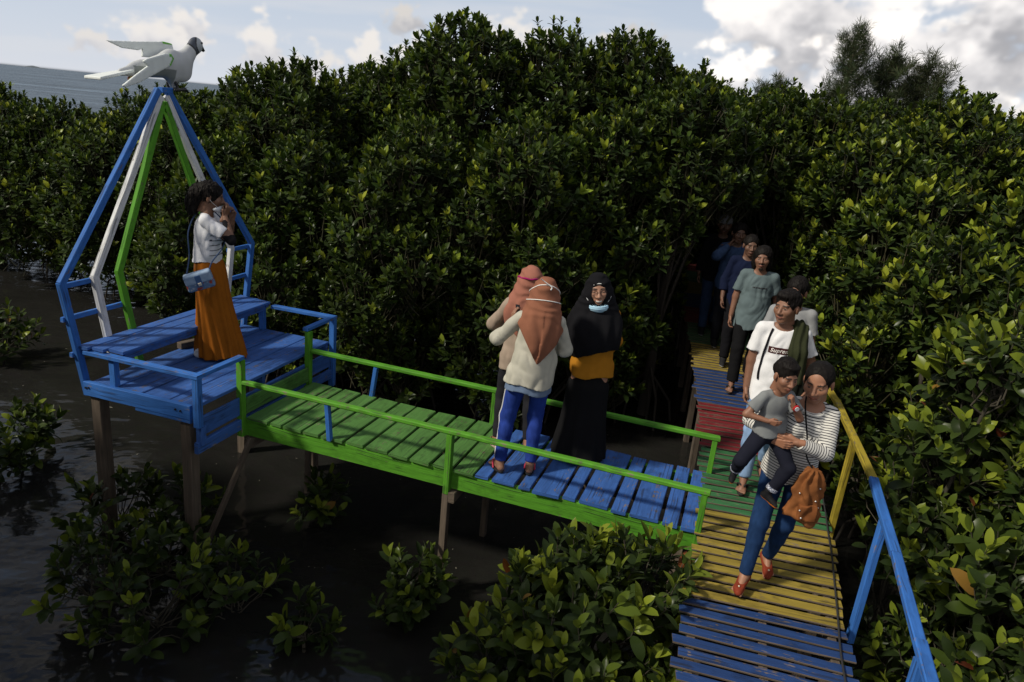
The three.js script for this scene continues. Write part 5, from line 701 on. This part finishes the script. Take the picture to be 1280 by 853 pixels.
row([[-3.7, -11.6, 4.35, 1.5], [-2.0, -12.4, 4.75, 1.5], [-0.9, -10.9, 5.12, 1.4], [0.35, -11.0, 5.08, 1.35], [1.4, -11.6, 5.2, 1.45], [-2.9, -14.2, 4.6, 1.6]], ['tall dense mangrove tree behind the pole perch, next to the seaside mangroves', 'tall mangrove tree rising behind the green half of the footbridge', 'tallest dense mangrove tree, its leafy tip highest against the sky', 'tall dome-shaped mangrove tree rising behind the scarfed women', 'tall mangrove tree leaning toward the dark boardwalk tunnel', 'tall mangrove tree deep in the mass, mostly hidden by the ones before it'], 'tall mangrove trees behind the footbridge');
row([[-4.2, -10.1, 3.2, 1.0], [-2.85, -9.7, 3.4, 1.05], [-1.45, -9.2, 3.7, 1.1], [-0.05, -9.0, 3.9, 1.1], [1.0, -9.5, 4.1, 1.0]], ['lower mangrove tree down to the water just behind the platform bench', 'lower mangrove tree down to the water behind the blue corner railing', 'lower mangrove tree down to the water behind the green planks', 'lower mangrove tree down to the water behind the brown-scarfed woman', 'lower mangrove tree over the dark water between bridge and boardwalk'], 'lower mangrove trees behind the footbridge');
row([[1.75, -13.6, 4.7, 1.4], [4.7, -13.8, 4.3, 1.35], [2.6, -16.4, 4.6, 1.4], [5.4, -16.8, 4.6, 1.5], [3.9, -18.0, 4.9, 1.6, { low: 0.2 }], [3.0, -19.0, 4.9, 1.5, { low: 0.2 }], [4.9, -19.6, 5.0, 1.7, { low: 0.2 }]], 'mangrove tree closing over the far end of the boardwalk', 'mangrove trees over the far boardwalk', { density: 60 });
row([[4.6, -24, 5.6, 2.2], [7.4, -23.5, 5.4, 2.1], [9.8, -22.5, 5.2, 2.0], [7.6, -18.5, 4.9, 1.7], [12.6, -21, 5.1, 2.1], [10.2, -16.8, 4.8, 1.8], [1.4, -21, 5.0, 1.9]], 'distant mangrove tree beyond the boardwalk', 'distant mangrove trees', { density: 60, scale: 1.6 });
row([[2.0, -9.9, 4.55, 1.1, { low: 2.6 }], [4.0, -11.4, 4.6, 1.3, { low: 2.2 }], [2.6, -12.4, 4.7, 1.3, { low: 2.7 }], [3.3, -14.6, 4.7, 1.4, { low: 2.7 }]], 'mangrove tree whose crown arches over the shaded part of the boardwalk', 'mangroves arching over the boardwalk');
row([[3.4, -21.5, 4.6, 1.9], [6.2, -20.5, 4.6, 1.8], [1.2, -18.2, 4.6, 1.7]], 'mangrove tree in the dense mass where the boardwalk disappears', 'mangroves beyond the end of the boardwalk', { low: 0.1 });
row([[-3.2, -2.0, 4.5, 1.1], [-5.6, -3.3, 4.5, 1.3], [-4.4, -2.5, 4.4, 1.15], [-7.2, -4.3, 4.2, 1.3]], 'mangrove tree on the near shore that shades the low water bushes', 'mangroves on the near shore');
row([[4.35, -8.2, 3.75, 1.0], [5.5, -9.6, 4.45, 1.35], [4.55, -10.9, 4.3, 1.35], [4.35, -9.5, 4.1, 1.1], [6.6, -8.2, 4.75, 1.35], [7.7, -10.4, 5.05, 1.5], [5.2, -7.0, 4.0, 1.05], [6.9, -12.6, 4.9, 1.4], [6.3, -6.3, 4.7, 1.2], [9.3, -12.6, 5.2, 1.6]], 'sunlit mangrove tree in the thicket beside the boardwalk', 'mangrove thicket beside the boardwalk', { young: 0.24 });
row([[4.0, -6.6, 3.3, 0.85], [4.25, -5.5, 3.15, 0.85], [3.75, -4.6, 2.6, 0.75], [5.05, -5.2, 3.7, 0.9], [4.6, -4.2, 3.0, 0.8]], 'mangrove bush crowding the yellow and blue handrail', 'mangrove bushes behind the handrail', { name: 'mangrove_bush', category: 'bush', low: 0.3, young: 0.26 });
console.log('shoots', shoots);

// ---- bushes near enough to pick out single leaves: leaves are meshes of their own, the rest of them one part
const LEAVES = [0, 1, 2, 3].map((v) => { const r = rng(50 + v); return leafGeo(leafData(0.1, 0.0175 + 0.0022 * v, 0.15 + 0.3 * v, 0.15 + 0.3 * r(), 6)); });
const LEAFM = [...GREENS, ...RUST].map((c) => new THREE.MeshPhysicalMaterial({ color: lin(...c), ...leafLook }));
function nearBush(o) {
  const r = rng(o.seed), g = thing(o.name, o.label, o.category, [o.x, 0, o.z], 0, o.group), wood = [], items = [];
  for (const [cx, cy, cz, cr, n] of o.lobes) { const hub = V(cx, cy - cr * 0.45, cz), knee = V(cx * 0.6 + 0.2 * (r() - 0.5), hub.y * 0.5, cz * 0.6 + 0.2 * (r() - 0.5)); wood.push(stick(V(cx * 0.4, -0.15, cz * 0.4), knee, 0.018, 0.015, 6), stick(knee, hub, 0.015, 0.011, 6)); for (let i = 0; i < n; i++) {
    const u = -0.25 + 1.25 * r(), a = r() * 6.283, q = Math.sqrt(Math.max(0, 1 - u * u)), dir = V(q * Math.cos(a), u, q * Math.sin(a)), tip = V(cx, cy, cz).addScaledVector(dir, cr * (0.45 + 0.6 * Math.sqrt(r()))); if (tip.y < 0.08) tip.y = 0.08 + 0.1 * r(); if (o.keep && !o.keep(tip.x + o.x, tip.y, tip.z + o.z)) continue;
    const up = dir.clone().multiplyScalar(0.6).add(V(0.5 * (r() - 0.5), 0.7, 0.5 * (r() - 0.5))).normalize(), root = hub.clone().lerp(knee, 0.25 * r()), mid = root.clone().lerp(tip, 0.6).addScaledVector(up, -0.08);
    const k1 = root.clone().lerp(mid, 0.45).add(V((r() - 0.5) * 0.16, -0.04 * r(), (r() - 0.5) * 0.16)); wood.push(stick(root, k1, 0.0075, 0.0065, 4), stick(k1, mid, 0.0065, 0.005, 4), stick(mid, tip.clone().addScaledVector(up, -0.13), 0.005, 0.0042, 4), stick(tip.clone().addScaledVector(up, -0.135), tip, 0.005, 0.003, 4));
    const B = new THREE.Matrix4().compose(tip, new THREE.Quaternion().setFromUnitVectors(Y, up).multiply(new THREE.Quaternion().setFromAxisAngle(Y, r() * 6.283)), V(1, 1, 1).multiplyScalar((o.leaf ?? 1.35) * (0.85 + 0.4 * r()))), fresh = r() < (o.young ?? 0.12);
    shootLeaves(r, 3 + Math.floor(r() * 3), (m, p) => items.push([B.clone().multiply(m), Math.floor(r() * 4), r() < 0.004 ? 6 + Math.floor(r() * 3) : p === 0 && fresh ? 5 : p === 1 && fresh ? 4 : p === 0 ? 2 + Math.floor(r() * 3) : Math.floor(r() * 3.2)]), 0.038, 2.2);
  } }
  put('stem', mergeGeometries(wood), twigMat, g);
  // the leaves that show largest: nearest to where people look at it, top and open side first
  const key = ([m]) => { const e = m.elements; return -(e[12] + o.x) * (e[12] + o.x) - (e[13] - 4) * (e[13] - 4) - (e[14] + o.z) * (e[14] + o.z); };
  items.sort((a, b) => key(b) - key(a)); const few = o.single ?? 260;
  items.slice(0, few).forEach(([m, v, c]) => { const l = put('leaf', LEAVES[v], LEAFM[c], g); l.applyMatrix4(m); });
  const rest = new Map(); items.slice(few).forEach(([m, v, c]) => { const k = v; if (!rest.has(k)) rest.set(k, []); rest.get(k).push([m, c]); });
  const all = [...GREENS, ...RUST]; for (const [v, l] of rest) { const im = new THREE.InstancedMesh(LEAVES[v], new THREE.MeshPhysicalMaterial({ color: 0xffffff, ...leafLook }), l.length); im.name = 'foliage'; im.userData.kind = 'stuff'; l.forEach(([m, c], i) => { im.setMatrixAt(i, m); im.setColorAt(i, lin(...all[c])); }); g.add(im); }
}
nearBush({ name: 'mangrove_bush', label: 'young mangrove bush growing between the footbridge and the blue end of the boardwalk', category: 'bush', x: 0.5, z: -3.85, seed: 11, keep: (x, y, z) => bwSide(x, z) < 0.06 && brLoc(x, z)[1] < -0.02, lobes: [[0.12, 0.85, -0.1, 0.6, 110], [0.46, 1.12, -0.2, 0.4, 60], [-0.35, 0.65, 0.1, 0.4, 40], [0.2, 0.6, 0.45, 0.5, 50], [0.1, 1.2, -0.3, 0.3, 30], [-0.3, 0.3, 0.4, 0.35, 26], [0.62, 0.7, 0.25, 0.3, 24]], young: 0.3 });
nearBush({ name: 'mangrove_bush', label: 'low dark mangrove bush in the water around the platform stilts', category: 'bush', x: -2.65, z: -5.05, seed: 12, lobes: [[-0.75, 0.25, -0.65, 0.5, 30], [-0.1, 0.22, -0.2, 0.5, 26], [0.15, 0.2, 0.45, 0.5, 24], [0.65, 0.15, 0.15, 0.42, 16], [-0.35, 0.3, 0.35, 0.45, 24], [-0.1, 0.4, -0.6, 0.35, 18]], young: 0.08, leaf: 1.3 });
nearBush({ name: 'mangrove_bush', label: 'broad-leaved mangrove bush close outside the blue handrail', category: 'bush', x: 3.05, z: -3.55, seed: 13, keep: (x, y, z) => bwSide(x, z) > BW_W + 0.22, lobes: [[0.0, 0.9, -0.35, 0.5, 56], [0.25, 1.4, -0.55, 0.5, 56], [-0.2, 0.7, 0.15, 0.5, 46], [0.05, 0.5, 0.5, 0.5, 40], [0.5, 1.2, 0.0, 0.5, 44], [-0.05, 0.5, -0.7, 0.45, 30]], young: 0.12, leaf: 1.45 });
nearBush({ name: 'mangrove_bush', label: 'tall leafy mangrove bush with fresh yellow-green tips beyond the handrail', category: 'bush', x: 2.98, z: -4.7, seed: 14, keep: (x, y, z) => bwSide(x, z) > BW_W + 0.26, lobes: [[0.05, 1.5, 0.0, 0.6, 76], [0.2, 2.1, 0.05, 0.5, 64], [0.3, 2.6, 0.0, 0.42, 48], [-0.1, 0.9, 0.1, 0.55, 44], [0.15, 2.85, 0.25, 0.25, 18]], young: 0.5, single: 290 });
const sprout = (x, z, seed, label, lobes, leaf = 1.25) => nearBush({ name: 'mangrove_seedling', label, category: 'seedling', x, z, seed, lobes, young: 0.1, leaf, single: 120 });
sprout(-0.55, -5.05, 21, 'mangrove seedling in the water beside the middle bridge stilt', [[0, 0.35, 0, 0.3, 22], [-0.1, 0.25, 0.15, 0.25, 12]]);
sprout(-1.7, -6.25, 22, 'mangrove seedling in the dark water under the green side of the footbridge', [[0, 0.25, 0, 0.28, 18]]);
sprout(-5.0, -7.0, 23, 'mangrove seedling standing alone in the grey water off the platform', [[0, 0.3, 0, 0.34, 24], [0.15, 0.3, 0.5, 0.28, 16], [-0.2, 0.2, 0.35, 0.22, 8]], 1.35);
sprout(-7.1, -9.6, 24, 'mangrove seedling in open water in front of the seaside mangroves', [[0, 0.35, 0, 0.45, 34], [-0.5, 0.3, 0.2, 0.4, 26]], 1.35);
sprout(-1.35, -4.55, 25, 'mangrove seedling in the water near the low dark bush', [[0, 0.2, 0, 0.25, 12]]);

// ---- feathery trees standing over the thicket far behind
function feathery(x, z, H, R, seed, label) {
  const r = rng(seed), g = thing('feathery_tree', label, 'tree', [x, 0, z], 0, 'feathery trees'), wood = [stick(V(0, -0.3, 0), V(0.2, H * 0.95, 0), 0.14, 0.03, 7)], parts = [];
  for (let i = 0; i < 26; i++) { const a = r() * 6.283, e = 0.5 + 0.8 * r(), d = V(Math.cos(a) * Math.sin(e), Math.cos(e), Math.sin(a) * Math.sin(e)), b = V(0, -0.2 + 0.2 * r(), 0), gg = leafGeo(leafData(0.16 + 0.12 * r(), 0.006, 0.5, 0, 2), [0.035 + 0.02 * r(), 0.05 + 0.02 * r(), 0.025]); gg.applyQuaternion(new THREE.Quaternion().setFromUnitVectors(Y, d)); gg.translate(b.x, b.y, b.z); parts.push(gg); }
  const tuft = mergeGeometries(parts), list = [];
  for (let k = 0; k < 46; k++) { const t = 0.3 + 0.7 * (k / 46), a = k * 2.4 + r(), l = R * (1.15 - t * 0.75) * (0.6 + 0.6 * r()), s = V(0.2 * t, H * t * 0.95, 0), e = s.clone().add(V(Math.cos(a) * l, l * (0.7 + 0.5 * r()), Math.sin(a) * l)); wood.push(stick(s, e, 0.022, 0.007, 4)); const n = Math.round(10 + 15 * l); for (let i = 0; i < n; i++) { const q = 0.25 + 0.8 * r(); dummy.position.copy(s.clone().lerp(e, q)).add(V((r() - 0.5) * 0.45, (r() - 0.5) * 0.45, (r() - 0.5) * 0.45)); dummy.rotation.set((r() - 0.5), r() * 6.28, (r() - 0.5)); dummy.scale.setScalar(0.9 + 0.7 * r()); dummy.updateMatrix(); list.push(dummy.matrix.clone()); } }
  put('trunk', mergeGeometries(wood), barkMat, g); const im = new THREE.InstancedMesh(tuft, leafMat, list.length); im.name = 'crown'; im.userData.kind = 'stuff'; list.forEach((m, i) => im.setMatrixAt(i, m)); g.add(im);
}
feathery(10.5, -27, 8.1, 1.0, 41, 'slender feathery tree, the tallest one above the thicket');
feathery(12.1, -27.5, 7.3, 1.3, 42, 'broad feathery tree with loose crown beside the slender tall one');
feathery(13.4, -27.5, 7.1, 1.4, 43, 'broad feathery tree at the end of the feathery row, next to open sky');
feathery(9.0, -30, 6.1, 1.3, 44, 'pale far feathery tree just clearing the mangroves');
feathery(6.2, -33, 5.4, 1.4, 45, 'low pale feathery tree far behind the mangrove gap');
console.log('plants');
// ---------------------------------------------------------------- water, sea, far shore
{
  const rip = dataTex(1024, 1024, (u, v) => { const w = u + 0.02 * tnoise(u, v, 5, 5, 11), q = v + 0.02 * tnoise(u, v, 6, 4, 12), h = 0.5 + 0.2 * tnoise(w, q, 9, 16, 13) + 0.12 * tnoise(w, q, 21, 34, 14) + 0.07 * tnoise(w, q, 44, 70, 15) + 0.03 * tnoise(w, q, 110, 150, 16); return [h, h, h]; }, false);
  const mud = dataTex(512, 512, (u, v) => { const n = 0.5 * tnoise(u, v, 4, 6, 21) + 0.3 * tnoise(u, v, 11, 15, 22) + 0.2 * tnoise(u, v, 30, 40, 23), t = 1 + 0.3 * n; return [0.0155 * t, 0.0152 * t, 0.014 * t]; });
  const near = new THREE.PlaneGeometry(90, 70); const uv = near.attributes.uv; for (let i = 0; i < uv.count; i++) uv.setXY(i, uv.getX(i) * 90 / 7, uv.getY(i) * 70 / 7);
  near.rotateX(-Math.PI / 2); near.translate(-8, 0, -18);
  tag(put('water', near, new THREE.MeshPhysicalMaterial({ map: mud, roughness: 0.1, bumpMap: rip, bumpScale: 0.035, ior: 1.33 })), 'dark muddy shallow water between the mangroves', undefined, undefined, 'structure');
  const swell = dataTex(1024, 1024, (u, v) => { const n = 0.4 * tnoise(u, v, 24, 90, 31) + 0.35 * tnoise(u, v, 60, 200, 32) + 0.25 * tnoise(u, v, 7, 20, 33), t = 1 + 0.75 * n + 0.9 * Math.max(0, n - 0.35); return [0.085 * t, 0.115 * t, 0.15 * t]; }); swell.repeat.set(26 / 420, 26 / 420);
  const far = new THREE.PlaneGeometry(14000, 9000); const uf = far.attributes.uv; for (let i = 0; i < uf.count; i++) uf.setXY(i, uf.getX(i) * 14000 / 26, uf.getY(i) * 9000 / 26);
  far.rotateX(-Math.PI / 2); far.translate(0, -0.04, -4000);
  tag(put('sea', far, new THREE.MeshPhysicalMaterial({ map: swell, roughness: 0.5, bumpMap: rip, bumpScale: 0.9, ior: 1.33 })), 'open blue-grey sea out to the horizon', undefined, undefined, 'structure');
  const isl = new THREE.BufferGeometry(), P = [], I = [], n = 40; for (let i = 0; i <= n; i++) { const t = i / n, x = mix(-2440, -2300, t), h = 9 * Math.sin(Math.PI * t) * (0.7 + 0.4 * noise3(t * 7, 3, 1)); P.push(x, -1, -3560, x, Math.max(0, h), -3600, x, -1, -3640); if (i) { const b = i * 3; for (const k of [0, 1]) I.push(b - 3 + k, b + k, b - 2 + k, b + k, b + 1 + k, b - 2 + k); } }
  isl.setAttribute('position', new THREE.Float32BufferAttribute(P, 3)); isl.setIndex(I); isl.computeVertexNormals();
  tag(put('island', isl, new THREE.MeshStandardMaterial({ color: lin(0.09, 0.11, 0.13), roughness: 1 })), 'faint low island on the horizon', undefined, undefined, 'structure');
  // specks and fallen leaves drifting on the water
  const r = rng(66), list = []; for (let i = 0; i < 220; i++) list.push([-9 + 10.5 * r(), -10.5 + 7 * r(), 0.12 + 0.5 * r() * r(), r() * 6.28]);
  const im = new THREE.InstancedMesh(LEAVES[1], new THREE.MeshStandardMaterial({ color: lin(0.16, 0.15, 0.12), roughness: 0.8, side: THREE.DoubleSide }), list.length); im.name = 'floating_litter'; tag(im, 'small leaves and specks drifting on the dark water', undefined, undefined, 'stuff');
  list.forEach(([x, z, s, a], i) => { dummy.position.set(x, 0.006, z); dummy.rotation.set(-Math.PI / 2, 0, a); dummy.scale.set(s, s, s * 0.1); dummy.updateMatrix(); im.setMatrixAt(i, dummy.matrix); }); scene.add(im);
}
console.log('water');
renderer.render(scene, camera);
